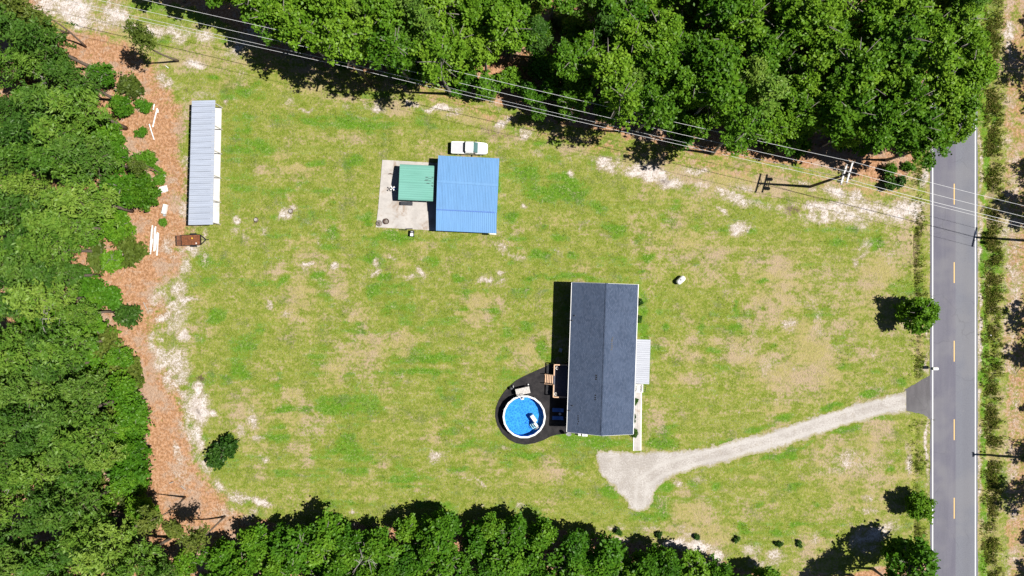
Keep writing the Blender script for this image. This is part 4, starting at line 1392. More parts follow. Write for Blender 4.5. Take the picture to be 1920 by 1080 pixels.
loft([(-2.78, .92, .88, .5, 1.08), (-2.6, .96, .93, .42, 1.10), (-.55, .97, .93, .42, 1.10), (-.52, .97, .93, .4, 1.08), (1.15, .97, .93, .4, 1.08), (1.3, .96, .90, .42, 1.07), (2.2, .94, .84, .45, 1.0), (2.58, .86, .72, .48, .94), (2.78, .68, .56, .5, .84)], M['truck'], 'body', tk)
loft([(-.62, .90, .62, 1.05, 1.74), (-.50, .92, .66, 1.05, 1.82), (.55, .92, .66, 1.05, 1.81), (.66, .92, .64, 1.05, 1.75)], M['truck'], 'cab', tk, .05)
MB().slab([(.66, -.72, 1.745), (1.32, -.82, 1.10), (1.32, .82, 1.10), (.66, .72, 1.745)], .05).build('windshield', M['glass_teal'], tk)
MB().poly([(.64, -.74, 1.70), (.66, -.88, 1.08), (1.28, -.88, 1.08)]).poly([(.64, .74, 1.70), (1.28, .88, 1.08), (.66, .88, 1.08)]).build('windshield_pillar', M['truck'], tk)
MB().slab([(-.665, .68, 1.66), (-.69, .8, 1.2), (-.69, -.8, 1.2), (-.665, -.68, 1.66)], .03).build('rear_window', M['glass_dark'], tk)
for s in (-1, 1):
    for (x0, x1, x2) in ((-.42, .02, .02), (.15, .52, .98)):
        w = MB().poly([(x0, s * .935, 1.13), (x2, s * .935, 1.13), (x1, s * .725, 1.71), (x0, s * .725, 1.71)][::s])
        w.build('side_window', M['glass_dark'], tk)
    MB().box((1.02, s * 1.07, 1.12), (.14, .24, .2)).build('mirror', M['black'], tk, bevel=.03)
    for xx in (-1.75, 1.75):
        wh = MB().tube([(xx, s * .74, .38), (xx, s * .99, .38)], .38, 18).build('wheel', M['tyre'], tk)
        MB().tube([(xx, s * .985, .38), (xx, s * 1.0, .38)], .22, 12).build('rim', M['chrome'], wh)
    MB().box((2.62, s * .62, .78), (.2, .3, .14)).build('headlight', M['tonneau'], tk, bevel=.02)
    MB().box((-2.77, s * .82, .85), (.05, .14, .3)).build('tail_light', M['red'], tk)
MB().box((-1.66, 0, 1.10), (1.96, 1.62, .06)).build('bed_cover', M['tonneau'], tk, bevel=.02)
MB().box((-.62, 0, 1.13), (.06, 1.66, .05)).build('cover_edge', M['dark_plastic'], tk)
MB().box((-2.86, 0, .52), (.14, 1.7, .2)).build('bumper', M['chrome'], tk, bevel=.02)
MB().box((2.78, 0, .5), (.14, 1.5, .2)).build('bumper', M['chrome'], tk, bevel=.03)
MB().box((2.05, -.5, 1.02), (.2, .2, .03)).build('hood_scoop', M['steel'], tk, bevel=.01)

# ---- utility trailer (tongue to +x)
x, y = P(361, 450.3, .5)
tr = thing('utility_trailer', 'rusty brown utility trailer with wooden bed below the long grey shed', 'trailer', (x, y, 0), math.radians(2.5))
for k in range(7):
    MB().box((-.18, -.66 + k * .22, .56 + random.uniform(0, .012)), (2.95, .205, .05)).build('plank', M['rust_wood'], tr)
fr = MB()
for s in (-.80, .80):
    fr.bar((-1.7, s, .5), (1.3, s, .5), .07, .12)
    fr.bar((-1.7, s, .92), (1.3, s, .92), .06)
    fr.bar((1.3, s, .92), (1.48, s * .8, .92), .06)
    for xx in (-1.68, -.7, .3, 1.28):
        fr.bar((xx, s, .5), (xx, s, .92), .06)
fr.bar((1.3, -.8, .5), (1.3, .8, .5), .07, .12).bar((1.45, -.66, .92), (1.45, .66, .92), .06).bar((-1.7, -.8, .5), (-1.7, .8, .5), .07, .12)
fr.build('side_rail', M['black'], tr)
tg = MB()
for s in (-1, 1):
    tg.bar((1.3, s * .74, .48), (2.05, s * .06, .48), .09)
tg.bar((1.3, 0, .48), (2.45, 0, .48), .06).box((2.42, 0, .52), (.2, .12, .12))
tg.build('tongue', M['black'], tr)
rp = MB()
for k in range(4):
    rp.bar((-1.78 - k * .14, -.75, .62 + k * .10), (-1.78 - k * .14, .75, .62 + k * .10), .05)
for yy in (-.78, 0, .78):
    rp.bar((-1.74, yy, .55), (-2.28, yy, .95), .06)
rp.bar((-2.28, -.8, .95), (-2.28, .8, .95), .06)
rp.build('ramp_gate', M['plan_rust'], tr)
MB().slab([(-2.2, -.74, .86), (-1.8, -.74, .57), (-1.8, .74, .57), (-2.2, .74, .86)], .02).build('ramp_mesh', M['rust_wood'], tr)
for s in (-1, 1):
    wh = MB().tube([(.25, s * .86, .33), (.25, s * 1.04, .33)], .33, 16).build('wheel', M['tyre'], tr)
    MB().tube([(.25, s * 1.035, .33), (.25, s * 1.05, .33)], .17, 10).build('rim', M['steel'], wh)
    MB().bar((-.2, s * .95, .70), (.7, s * .95, .70), .2, .03).build('fender', M['black'], tr)
for (dx, dy, m, lb) in ((.02, .28, 'yellow', 'small orange jug lying on the brown trailer bed'), (.62, -.52, 'white_dirty', 'small white jug lying on the brown trailer bed')):
    Q = Matrix.Rotation(math.radians(2.5), 3, 'Z') @ Vector((dx, dy, 0))
    j = thing('jug', lb, 'jug', (x + Q.x, y + Q.y, .60), .6)
    MB().lathe((0, 0, 0), [(.11, 0), (.13, .05), (.13, .2), (.05, .28)], 10).build('bottle', M[m], j, True)
    MB().lathe((0, 0, .28), [(.05, 0), (.05, .05)], 8).build('cap', M['red'], j)

# ---- white tank on the lawn
x, y = P(1276.2, 525.2, .5)
pt = thing('propane_tank', 'white rounded propane tank lying on the lawn above right of the house', 'tank', (x, y, 0), math.radians(42))
nseg = 12
pr = [(-.80, .02), (-.76, .2), (-.66, .36), (-.5, .45), (0, .46), (.5, .45), (.66, .36), (.76, .2), (.80, .02)]
b = MB().tube([(px_, 0, .58) for px_, r in pr], [r for px_, r in pr], 20)
b.build('shell', M['white'], pt, True)
MB().lathe((0, 0, 1.02), [(.14, 0), (.14, .1), (.1, .15)], 12).build('valve_cap', M['tonneau'], pt)
for s in (-.4, .4):
    MB().box((s, 0, .09), (.12, .62, .2)).build('foot', M['steel'], pt)

# ---- mailbox and marker post
x, y = P(1741.6, 689.5)
mbx = thing('mailbox', 'white roadside mailbox on a post at the left road edge', 'mailbox', (x, y, 0))
MB().box((0, 0, .5), (.12, .12, 1.02)).build('post', M['white_dirty'], mbx)
MB().box((.12, 0, 1.02), (.9, .36, .04)).build('shelf', M['white_dirty'], mbx)
bx = MB()
arc = [(.24 * math.cos(a), .2 + .2 * math.sin(a)) for a in np.linspace(0, PI, 9)]
pf_ = [(-.24, 0)] and [(.24, 0)] + arc + [(-.24, 0)]
bb = len(bx.v)
for xx in (-.16, .62):
    bx.v += [(xx, yy, 1.05 + zz) for yy, zz in pf_]
n = len(pf_)
bx.f += [tuple(range(n)), tuple(reversed(range(n, 2 * n)))] + [(i, n + i, n + (i + 1) % n, (i + 1) % n) for i in range(n)]
bx.build('box', M['white'], mbx)
MB().box((.3, .26, 1.35), (.05, .02, .2)).build('flag', M['red'], mbx)
x, y = P(1845, 627.5)
mk = thing('marker_post', 'thin roadside marker post with a white top right of the road', 'marker post', (x, y, 0))
MB().tube([(0, 0, -.1), (0, 0, 1.4)], .035, 8).build('shaft', M['pole_wood'], mk)
MB().lathe((0, 0, 1.4), [(.05, 0), (.08, .04), (.08, .14), (.03, .18)], 10).build('cap', M['white'], mk)

# ------------------------------------------------------------------ utility poles and wires
def sag(a, b, s, n=24):
    a, b = Vector(a), Vector(b)
    return [a.lerp(b, t) + Vector((0, 0, -4 * s * t * (1 - t))) for t in [i / n for i in range(n + 1)]]


PH = 13.0
line_dir = (Vector(P(1519, 350)) - Vector(P(695, 160))).normalized()
arm_ang = math.atan2(line_dir.y, line_dir.x) + PI / 2


def utility_pole(px, py, label, two_arms=True, transformer=True, ang=arm_ang, lean=(0, 0), half=1.55):
    x, y = P(px, py)
    t = thing('utility_pole', label, 'utility pole', (x, y, 0), 0, 'poles of the overhead line')
    MB().tube([(0, 0, -.3), (lean[0] * .5, lean[1] * .5, PH * .5), (lean[0], lean[1], PH)], [.22, .19, .15], 10).build('shaft', M['pole_wood'], t, True)
    u = Vector((math.cos(ang), math.sin(ang), 0))
    w = Vector((-u.y, u.x, 0))
    tips = []
    arms = [(PH - .25, half, .18)] + ([(PH - 1.9, half * .95, .18)] if two_arms else [])
    for (z, hl, off) in arms:
        c = Vector((lean[0], lean[1], z)) + w * off
        a = MB().bar(c - u * hl, c + u * hl, .20, .17).build('crossarm', M['arm'] if two_arms else M['pole_wood'], t)
        for f in (-.93, .0 if z > PH - 1 else .45, .93):
            q = c + u * hl * f
            MB().lathe((q.x, q.y, z + .09), [(.04, 0), (.07, .06), (.05, .12), (.06, .17), (.03, .22)], 8).build('insulator', M['white'], a)
            if z > PH - 1:
                tips.append(Vector((x, y, 0)) + q + Vector((0, 0, .31)))
        MB().bar(c - u * hl * .6, Vector((lean[0], lean[1], z - .75)) + w * .1, .06).bar(c + u * hl * .6, Vector((lean[0], lean[1], z - .75)) + w * .1, .06).build('brace', M['steel'], t)
    if transformer:
        for s in (-1, 1):
            q = Vector((lean[0], lean[1], PH - 3.1)) + u * s * .75 + w * .1
            MB().lathe(tuple(q), [(.26, 0), (.28, .08), (.28, .85), (.22, .95), (.06, 1.0)], 14).build('transformer', M['steel'], t, True)
            MB().tube([q + Vector((.0, 0, .95)), q + Vector((.05, .05, 1.4))], .03, 6).build('bushing', M['white'], t)
        MB().bar(Vector((lean[0], lean[1], PH - 2.7)) - u * .8, Vector((lean[0], lean[1], PH - 2.7)) + u * .8, .08).build('bracket', M['steel'], t)
    low = Vector((x + lean[0], y + lean[1], PH - 2.6)) - u * .25
    return tips, low


p0 = utility_pole(-129, -30, 'utility pole in the far upper left beyond the pine wood', False, False)
p1 = utility_pole(695, 160, 'utility pole half hidden by trees above the concrete patio', False, False)
p2 = utility_pole(1519, 350, 'leaning utility pole with two pale crossarms and transformers near the road', True, True, arm_ang - .06)
p3 = utility_pole(1924, 451, 'utility pole beyond the right road ditch in line with wires', False, True)
lowpole = utility_pole(1922, 858, 'bare utility pole beyond the right ditch near the lower driveway', False, False, PI / 2 + .1, half=.35)
chain = [p0, p1, p2, p3]
far_e = [Vector((p3[0][k].x + 70, p3[0][k].y - 16, PH)) for k in range(3)]
wl_ = ['lowermost of the three pale power wires along the crossarm ends', 'middle pale power wire crossing the pole tops', 'uppermost pale power wire nearest the trees']
for k in range(3):
    pts = []
    for a, b in zip(chain[:-1], chain[1:]):
        pts += sag(a[0][k], b[0][k], .7)
    pts += sag(p3[0][k], far_e[k], .7)
    o = MB().tube(pts, .021, 5).build('power_wire', M['wire'])
    tag(o, wl_[k], 'wire', 'overhead power wires')
pts = []
for a, b in zip(chain[:-1], chain[1:]):
    pts += sag(a[1], b[1], .9)
pts += sag(p3[1], p3[1] + Vector((70, -16, 0)), .9)
tag(MB().tube(pts, .027, 5).build('neutral_wire', M['wire']), 'thicker pale wire slung lower than the three power wires', 'wire')
# guy wire
tag(MB().tube([(*P(1519, 350), 0)] and [P3(1519, 350, 0) + Vector((.1, 0, PH * .82)), P3(1575, 385, 0)], .022, 5).build('guy_wire', M['steel']), 'steel guy wire from the two armed pole down to the sand', 'wire')

# ------------------------------------------------------------------ vegetation meshes
def leaf_quads(c, size, up=.35, aspect=.62, rg=rng):
    n = len(c)
    nrm = rg.normal(size=(n, 3))
    nrm[:, 2] = np.abs(nrm[:, 2]) * .8 + up + .55
    nrm[:, 0] += .25
    nrm /= np.linalg.norm(nrm, axis=1)[:, None]
    t = rg.normal(size=(n, 3))
    u = np.cross(nrm, t)
    u /= np.linalg.norm(u, axis=1)[:, None] + 1e-9
    v = np.cross(nrm, u)
    s = size[:, None]
    V = np.stack([c - u * s, c + v * s * aspect - nrm * s * .15, c + u * s, c - v * s * aspect - nrm * s * .15], 1).reshape(-1, 3)
    F = np.arange(n * 4).reshape(n, 4)
    return V, F


def crown_broad(H, cb, R, lobes=9, clumps=13, leaves=20, ls=(.20, .36), seed=0, clump_r=.62):
    rg = np.random.default_rng(seed)
    zc, hz = (H + cb) / 2, (H - cb) / 2
    cs, tones = [], []
    for i in range(lobes):
        for _ in range(50):
            d = rg.normal(size=3); d /= np.linalg.norm(d)
            rr = rg.uniform(.45, .78)
            p = np.array([d[0] * R * rr, d[1] * R * rr, zc + d[2] * hz * rr])
            if p[2] > zc - hz * .8: break
        lr = R * rg.uniform(.38, .55)
        lt = rg.random()
        for j in range(clumps):
            e = rg.normal(size=3); e[2] += .35; e /= np.linalg.norm(e)
            q = p + e * lr * rg.uniform(.6, 1.0)
            k = rg.normal(size=(leaves, 3)) * clump_r * .5 * rg.uniform(.7, 1.2)
            k[:, 2] *= .75
            cs.append(q + k)
            tt = np.clip(lt * .45 + rg.random() * .55, 0, 1)
            tones.append(np.clip(tt + rg.normal(size=leaves) * .10, 0, 1))
    c = np.concatenate(cs); tn = np.concatenate(tones)
    keep = c[:, 2] > .1
    c, tn = c[keep], tn[keep]
    V, F = leaf_quads(c, rg.uniform(ls[0], ls[1], len(c)), rg=rg)
    return V, F, np.repeat(tn, 4)


def crown_pine(H, cb, R, branches=46, seed=0, blade=.46, tufts=6, top=.75):
    rg = np.random.default_rng(seed)
    V, T = [], []
    sticks = []
    for i in range(branches):
        t = (i + rg.random()) / branches
        z = cb + (H - cb) * t
        L_ = R * (1 - t) ** .55 * rg.uniform(.6, 1.1) + .3
        if t < .12: L_ *= .7
        az = i * 2.4 + rg.normal() * .4
        up = rg.uniform(.05, .45)
        dv = np.array([math.cos(az), math.sin(az), up])
        tone = rg.random()
        sticks.append((np.array([0, 0, z]), np.array([0, 0, z]) + dv * L_ * .9))
        for j in range(tufts):
            f = rg.uniform(.28, 1.0)
            c = np.array([0, 0, z]) + dv * L_ * f + rg.normal(size=3) * np.array([.30, .30, .16]) * (.5 + f)
            nb = 11
            k = c + rg.normal(size=(nb, 3)) * np.array([.20, .20, .10]) * 1.25
            v_, f_ = leaf_quads(k, blade * rg.uniform(.42, .78, nb), .45, .34, rg)
            V.append(v_)
            T.append(np.full(nb * 4, np.clip(tone * .5 + rg.random() * .5, 0, 1)))
    V = np.concatenate(V); T = np.concatenate(T)
    return V, np.arange(len(V)).reshape(-1, 4), T, sticks


def trunk_mesh(name, H, r0, mat, limbs=(), seed=0, bend=.25, r1=.05):
    rg = random.Random(seed)
    mb = MB()
    pts, rad = [], []
    dx, dy = rg.uniform(-bend, bend), rg.uniform(-bend, bend)
    for i in range(7):
        t = i / 6
        pts.append((dx * math.sin(t * 2.6), dy * math.sin(t * 2.1), -.2 + (H + .2) * t))
        rad.append(r0 * (1 - t) ** .8 + r1)
    rad[0] *= 1.35
    mb.tube(pts, rad, 7)
    for (a, b, r) in limbs:
        mid = [(a[k] + b[k]) / 2 + (.12 if k == 2 else 0) for k in range(3)]
        mb.tube([a, mid, b], [r, r * .7, r * .25], 5)
    return mb.mesh(name, mat, True)


TREES = {}


def reg(kind, crown, trunk):
    TREES.setdefault(kind, []).append((crown, trunk))


def limbs_for(H, cb, R, n, seed, r=.09):
    rg = random.Random(seed)
    out = []
    for i in range(n):
        a = i * 2.4 + rg.random()
        z = cb + (H - cb) * rg.uniform(.0, .75)
        ln = R * rg.uniform(.55, .9)
        out.append(((0, 0, z), (ln * math.cos(a), ln * math.sin(a), z + ln * rg.uniform(.35, .8)), r))
    return out


for i in range(7):
    H, cb, R = (15.5, 6.5, 2.9) if i % 2 else (17.0, 7.0, 3.2)
    V, F, T = crown_broad(H, cb, R, 11, 13, 22, (.17, .31), 100 + i, .60)
    reg('broad', np_mesh('crown', V, F, M['leaf_broad'], {'tone': T}, False), trunk_mesh('trunk', H * .85, .20, M['bark_grey'], limbs_for(H, cb, R, 9, i), i))
for i in range(4):
    H, cb, R = 8.0, .9, 2.7
    V, F, T = crown_broad(H, cb, R, 11, 13, 22, (.17, .31), 200 + i, .6)
    reg('low', np_mesh('crown', V, F, M['leaf_low'], {'tone': T}, False), trunk_mesh('trunk', H * .8, .14, M['bark_grey'], limbs_for(H, cb, R, 7, i), i))
for i in range(7):
    H, cb, R = 15.5, 6.4, 2.75
    V, F, T, st = crown_pine(H, cb, R, 44, 300 + i)
    reg('pine', np_mesh('crown', V, F, M['leaf_pine_dark' if i in (1, 3, 6) else 'leaf_pine'], {'tone': T}, False),
        trunk_mesh('trunk', H * .97, .21, M['bark'], [(tuple(a), tuple(b), .05) for a, b in st], i))
for i in range(4):
    H, cb, R = 18.0, 12.0, 3.5
    V, F, T = crown_broad(H, cb, R, 11, 11, 15, (.16, .30), 150 + i, .60)
    reg('tall', np_mesh('crown', V, F, M['leaf_broad'], {'tone': T}, False), trunk_mesh('trunk', H * .88, .19, M['bark_grey'], limbs_for(H, cb, R, 9, 40 + i), 40 + i, .6))
for i in range(3):
    H, cb, R = 12.5, 8.4, 1.7
    V, F, T, st = crown_pine(H, cb, R, 16, 400 + i, tufts=6)
    reg('slender', np_mesh('crown', V, F, M['leaf_olive'], {'tone': T}, False),
        trunk_mesh('trunk', H * .98, .12, M['bark'], [(tuple(a), tuple(b), .035) for a, b in st], i, .9, .04))
for i in range(4):
    V, F, T = crown_broad(2.0, .1, 1.45, 7, 12, 18, (.12, .23), 500 + i, .46)
    reg('shrub', np_mesh('crown', V, F, M['leaf_bright'], {'tone': T}, False), trunk_mesh('trunk', 1.4, .05, M['bark'], limbs_for(1.6, .1, 1, 5, i, .03), i, .1, .02))
for i in range(3):
    V, F, T = crown_broad(2.4, .1, 1.35, 9, 12, 18, (.12, .22), 550 + i, .40)
    reg('darkshrub', np_mesh('crown', V, F, M['leaf_dark'], {'tone': T}, False), trunk_mesh('trunk', 1.7, .05, M['bark'], limbs_for(1.8, .1, 1, 5, i, .03), i, .1, .02))
for i in range(2):
    V, F, T = crown_broad(2.0, .1, 1.2, 7, 10, 14, (.13, .24), 580 + i, .42)
    reg('oliveshrub', np_mesh('crown', V, F, M['leaf_olive'], {'tone': T}, False), trunk_mesh('trunk', 1.4, .05, M['bark'], limbs_for(1.6, .1, 1, 5, i, .03), i, .1, .02))
for i in range(2):
    V, F, T = crown_broad(5.6, 1.0, 2.75, 16, 16, 22, (.15, .27), 600 + i, .48)
    reg('young', np_mesh('crown', V, F, M['leaf_broad'], {'tone': T * .7}, False), trunk_mesh('trunk', 4.6, .12, M['bark_grey'], limbs_for(5.4, 1.2, 2.4, 9, i, .06), i))
V, F, T = crown_broad(3.0, .4, 1.6, 8, 9, 14, (.12, .24), 620, .4)
reg('brown', np_mesh('crown', V, F, M['leaf_brown'], {'tone': T}, False), trunk_mesh('trunk', 2.4, .07, M['bark'], limbs_for(2.8, .4, 1.4, 6, 9, .03), 9))
for i in range(3):
    H = 9.0
    lb = []
    rg = random.Random(70 + i)
    for k in range(12):
        a = rg.uniform(0, 2 * PI); z = H * rg.uniform(.45, .97); ln = rg.uniform(.8, 2.2)
        e = (ln * math.cos(a), ln * math.sin(a), z + ln * rg.uniform(.3, .9))
        lb.append(((0, 0, z), e, .055))
        lb.append((tuple(.6 * q for q in (e[0], e[1], 0))[:2] + (z + (e[2] - z) * .6,), (e[0] + rg.uniform(-.6, .6), e[1] + rg.uniform(-.6, .6), e[2] + .1), .03))
    reg('snag', None, trunk_mesh('trunk', H, .16, M['dead'], lb, 70 + i, .5, .03))

tree_rng = random.Random(3)


NOUN = {'leafy trees of the left wood': 'understorey_tree', 'understorey trees of the top wood': 'understorey_tree', 'trees of the bottom row': 'hedgerow_tree'}


def plant(kind, px, py, s, label, cat, group=None, name=None, var=None, rz=None, zs=None):
    vs = TREES[kind]
    c, t = vs[var if var is not None else tree_rng.randrange(len(vs))]
    x, y = P(px, py)
    nm = name or NOUN.get(group) or {'pine': 'pine_tree', 'broad': 'leafy_tree', 'tall': 'leafy_tree', 'low': 'leafy_tree', 'slender': 'slender_pine', 'young': 'young_tree', 'snag': 'dead_tree', 'brown': 'browned_tree'}.get(kind, 'shrub')
    r = thing(nm, label, cat, (x, y, min(0, ground_z(px, py))), rz if rz is not None else tree_rng.uniform(0, 2 * PI), group, s)
    if kind in ('shrub', 'oliveshrub') and s > .6:
        r.scale = (s * tree_rng.uniform(.75, 1.35), s * tree_rng.uniform(.75, 1.35), s * tree_rng.uniform(.6, 1.2))
    if zs: r.scale = (s, s, s * zs)
    link('trunk', t, r)
    if c is not None:
        link('crown', c, r)
    return r


def inside(px, py, poly):
    c = False
    n = len(poly)
    for i in range(n):
        x1, y1 = poly[i]; x2, y2 = poly[(i + 1) % n]
        if (y1 > py) != (y2 > py) and px < (x2 - x1) * (py - y1) / (y2 - y1) + x1:
            c = not c
    return c


def scatter(poly, d, seed, tries=9000, avoid=()):
    r = random.Random(seed)
    xs = [p[0] for p in poly]; ys = [p[1] for p in poly]
    out = []
    av = list(avoid)
    for _ in range(tries):
        p = (r.uniform(min(xs), max(xs)), r.uniform(min(ys), max(ys)))
        if inside(*p, poly) and all((p[0] - q[0]) ** 2 + (p[1] - q[1]) ** 2 > d * d for q in out) and all((p[0] - q[0]) ** 2 + (p[1] - q[1]) ** 2 > q[2] ** 2 for q in av):
            out.append(p)
    return out


ORD = ['first', 'second', 'third', 'fourth', 'fifth', 'sixth', 'seventh', 'eighth', 'ninth', 'tenth', 'eleventh', 'twelfth', 'thirteenth', 'fourteenth', 'fifteenth', 'sixteenth']
LV_LEFT = [(60, 'the sandy track corner'), (130, 'the slender leaning pine'), (200, 'the top of the long shed'), (260, 'the crossing white pipes'), (320, 'the middle of the long shed'), (375, 'the scrapped cabinet'),
           (430, 'the brown trailer'), (490, 'the foot of the board pile'), (550, 'the large white sand patch'), (610, 'the dark green edge bush'), (680, 'the upper orange dirt strip'), (750, 'the grooved sand mound'),
           (820, 'the lone dark bush'), (890, 'the narrow sand path'), (960, 'the curve of the sand path'), (1040, 'the lower left corner')]
LV_TOP = [(450, 'the upper end of the wires'), (540, 'the first lawn shadows'), (620, 'the lawn shadows'), (700, 'the half hidden pole'), (780, 'the green carport'), (860, 'the white pickup truck'), (930, 'the right edge of the blue barn'),
          (1010, 'the bare gap'), (1090, 'the house ridge'), (1170, 'the front porch'), (1250, 'the white tank'), (1330, 'the bare sand patch'), (1410, 'the pole shadow'), (1490, 'the leaning pole foot'), (1570, 'the pale crossarms'), (1650, 'the sandy road junction'), (1715, 'the left road edge')]
LV_BOT = [(440, 'the sand path end'), (520, 'the far left lawn'), (600, 'the left lawn corner'), (690, 'the lawn left of the pool'), (770, 'the bare lawn spot'), (850, 'the patio side of the lawn'), (930, 'the left pool edge'),
          (1000, 'the round pool'), (1080, 'the house left half'), (1150, 'the gravel edge'), (1220, 'the gravel turnaround'), (1300, 'the third tiny shrub'), (1380, 'the fourth tiny shrub'), (1460, 'the fifth tiny shrub')]


def lay(items, levels, axis, depth, fmt):
    """items: (kind, x, y, scale, noun); labels name the landmark of the row and the rank counted from the clearing"""
    rows = {}
    for it in items:
        lv = min(levels, key=lambda l: abs(l[0] - it[1 + axis]))
        rows.setdefault((lv[1], it[4]), []).append(it)
    for (lm, noun), lst in rows.items():
        lst.sort(key=depth)
        for i, it in enumerate(lst):
            cat, grp, txt = fmt[noun]
            plant(it[0], it[1], it[2], it[3], txt.format(lm=lm, n=ORD[min(i, 15)]), cat, grp)


# ---- left wood
LEFT = [(-70, 50), (40, 65), (120, 90), (200, 135), (250, 170), (242, 250), (250, 320), (258, 385), (235, 440), (222, 500), (215, 560), (222, 640), (240, 700),
        (262, 760), (270, 840), (255, 900), (275, 945), (305, 1000), (370, 1015), (400, 1140), (-70, 1140)]
items = []
big = scatter(LEFT, 40, 5, 14000, [(150, 208, 42), (215, 470, 24), (185, 590, 26), (200, 935, 30)])
for (x, y) in big:
    if 540 + (y - 540) * 1.12 > 1135 or 960 + (x - 960) * 1.14 < -75: continue
    items.append(('pine', x, y, tree_rng.uniform(.74, 1.14), 'pine'))
LOWL = [(-40, 60), (120, 95), (215, 150), (262, 180), (250, 250), (258, 320), (262, 385), (240, 440), (232, 500), (225, 560), (235, 640), (255, 700), (276, 760), (284, 840), (272, 900), (290, 950), (315, 1000), (370, 1030), (380, 1120), (-40, 1120)]
for (x, y) in scatter(LOWL, 48, 15, 9000, [(p[0], p[1], 17) for p in big]):
    if x < 60 or y > 1080: continue
    items.append(('low', x, y, tree_rng.uniform(.55, .9), 'low'))
lay(items, LV_LEFT, 1, lambda it: -it[1], {
    'pine': ('pine tree', 'pines of the left wood', 'pine level with {lm}, {n} from the clearing'),
    'low': ('tree', 'leafy trees of the left wood', 'low leafy tree level with {lm}, {n} from the clearing')})
# ---- top wood
TOP = [(540, 72), (600, 98), (680, 118), (790, 132), (860, 146), (960, 150), (1060, 165), (1180, 206), (1320, 236), (1400, 246), (1600, 280), (1700, 280), (1722, 230), (1726, -60), (440, -60), (400, -10)]
items = [('broad', x, y, s_, 'broad') for x, y, s_ in ((345, 2, .8), (400, 8, .85), (452, 26, .85), (492, 2, .9), (550, 88, .85), (1425, 262, .75), (1060, 222, .6), (1540, 275, .7), (1010, 225, .4))]
items += [('tall', x, y, s_, 'broad') for x, y, s_ in ((622, 122, .95), (676, 140, 1.0), (716, 130, .9), (770, 152, 1.0), (846, 176, 1.02), (1134, 236, 1.0), (1192, 246, .95), (1336, 288, .98), (1404, 268, .7))]
fixed = [(it[1], it[2], 30) for it in items] + [(1064, 92, 46), (1010, 165, 40)]
big = scatter(TOP, 38, 8, 14000, fixed)
for (x, y) in big:
    if y < 22: continue
    if tree_rng.random() < .82:
        items.append(('broad', x, y, tree_rng.uniform(.80, 1.15), 'broad'))
    else:
        items.append(('pine', x, y, tree_rng.uniform(.85, 1.1), 'pine'))
for (x, y) in scatter([(540, 60), (700, 125), (960, 182), (1200, 236), (1400, 265), (1700, 285), (1722, 240), (1722, 0), (520, 0)], 40, 18, 8000, [(p[0], p[1], 19) for p in big] + [(p[0], p[1], 22) for p in fixed]):
    if y < 30: continue
    items.append(('low', x, y, tree_rng.uniform(.5, .95), 'low'))
lay(items, LV_TOP, 0, lambda it: -it[2], {
    'broad': ('tree', 'leafy trees of the top wood', 'bright leafy tree above {lm}, {n} up from the lawn'),
    'pine': ('pine tree', 'pines of the top wood', 'darker pine above {lm}, {n} pine up from the lawn'),
    'low': ('tree', 'understorey trees of the top wood', 'shorter shaded tree above {lm}, {n} up from the lawn')})
# ---- bottom wood
BOT = [(430, 1008), (500, 990), (560, 985), (640, 972), (700, 985), (800, 970), (850, 966), (900, 970), (1000, 975), (1060, 986), (1120, 1005), (1200, 1024), (1300, 1040), (1420, 1070), (1480, 1085), (1490, 1120), (420, 1120)]
items = [('low', x, y, tree_rng.uniform(.72, 1.08), 'low') for x, y in scatter(BOT, 37, 12, 9000) if y < 1095]
lay(items, LV_BOT, 0, lambda it: it[2], {'low': ('tree', 'trees of the bottom row', 'dense leafy tree below {lm}, {n} in from the lawn')})
# ---- woods beyond the right verge (they throw the shadows at the right edge)
for i, (x, y) in enumerate(((1995, -10), (2005, 60), (1990, 130), (2000, 250), (1998, 330), (1985, 400), (2000, 520), (1990, 600), (1998, 680), (1988, 770), (1996, 860), (1990, 930), (1985, 1010), (1995, 1080), (2040, 200), (2040, 560), (2040, 900))):
    plant('tall' if i % 3 else 'broad', x + 14 + (i * 5) % 9, y, .80 + .12 * ((i * 7) % 3 - 1), 'leafy tree of the wood right of the road verge', 'tree', 'trees right of the road')

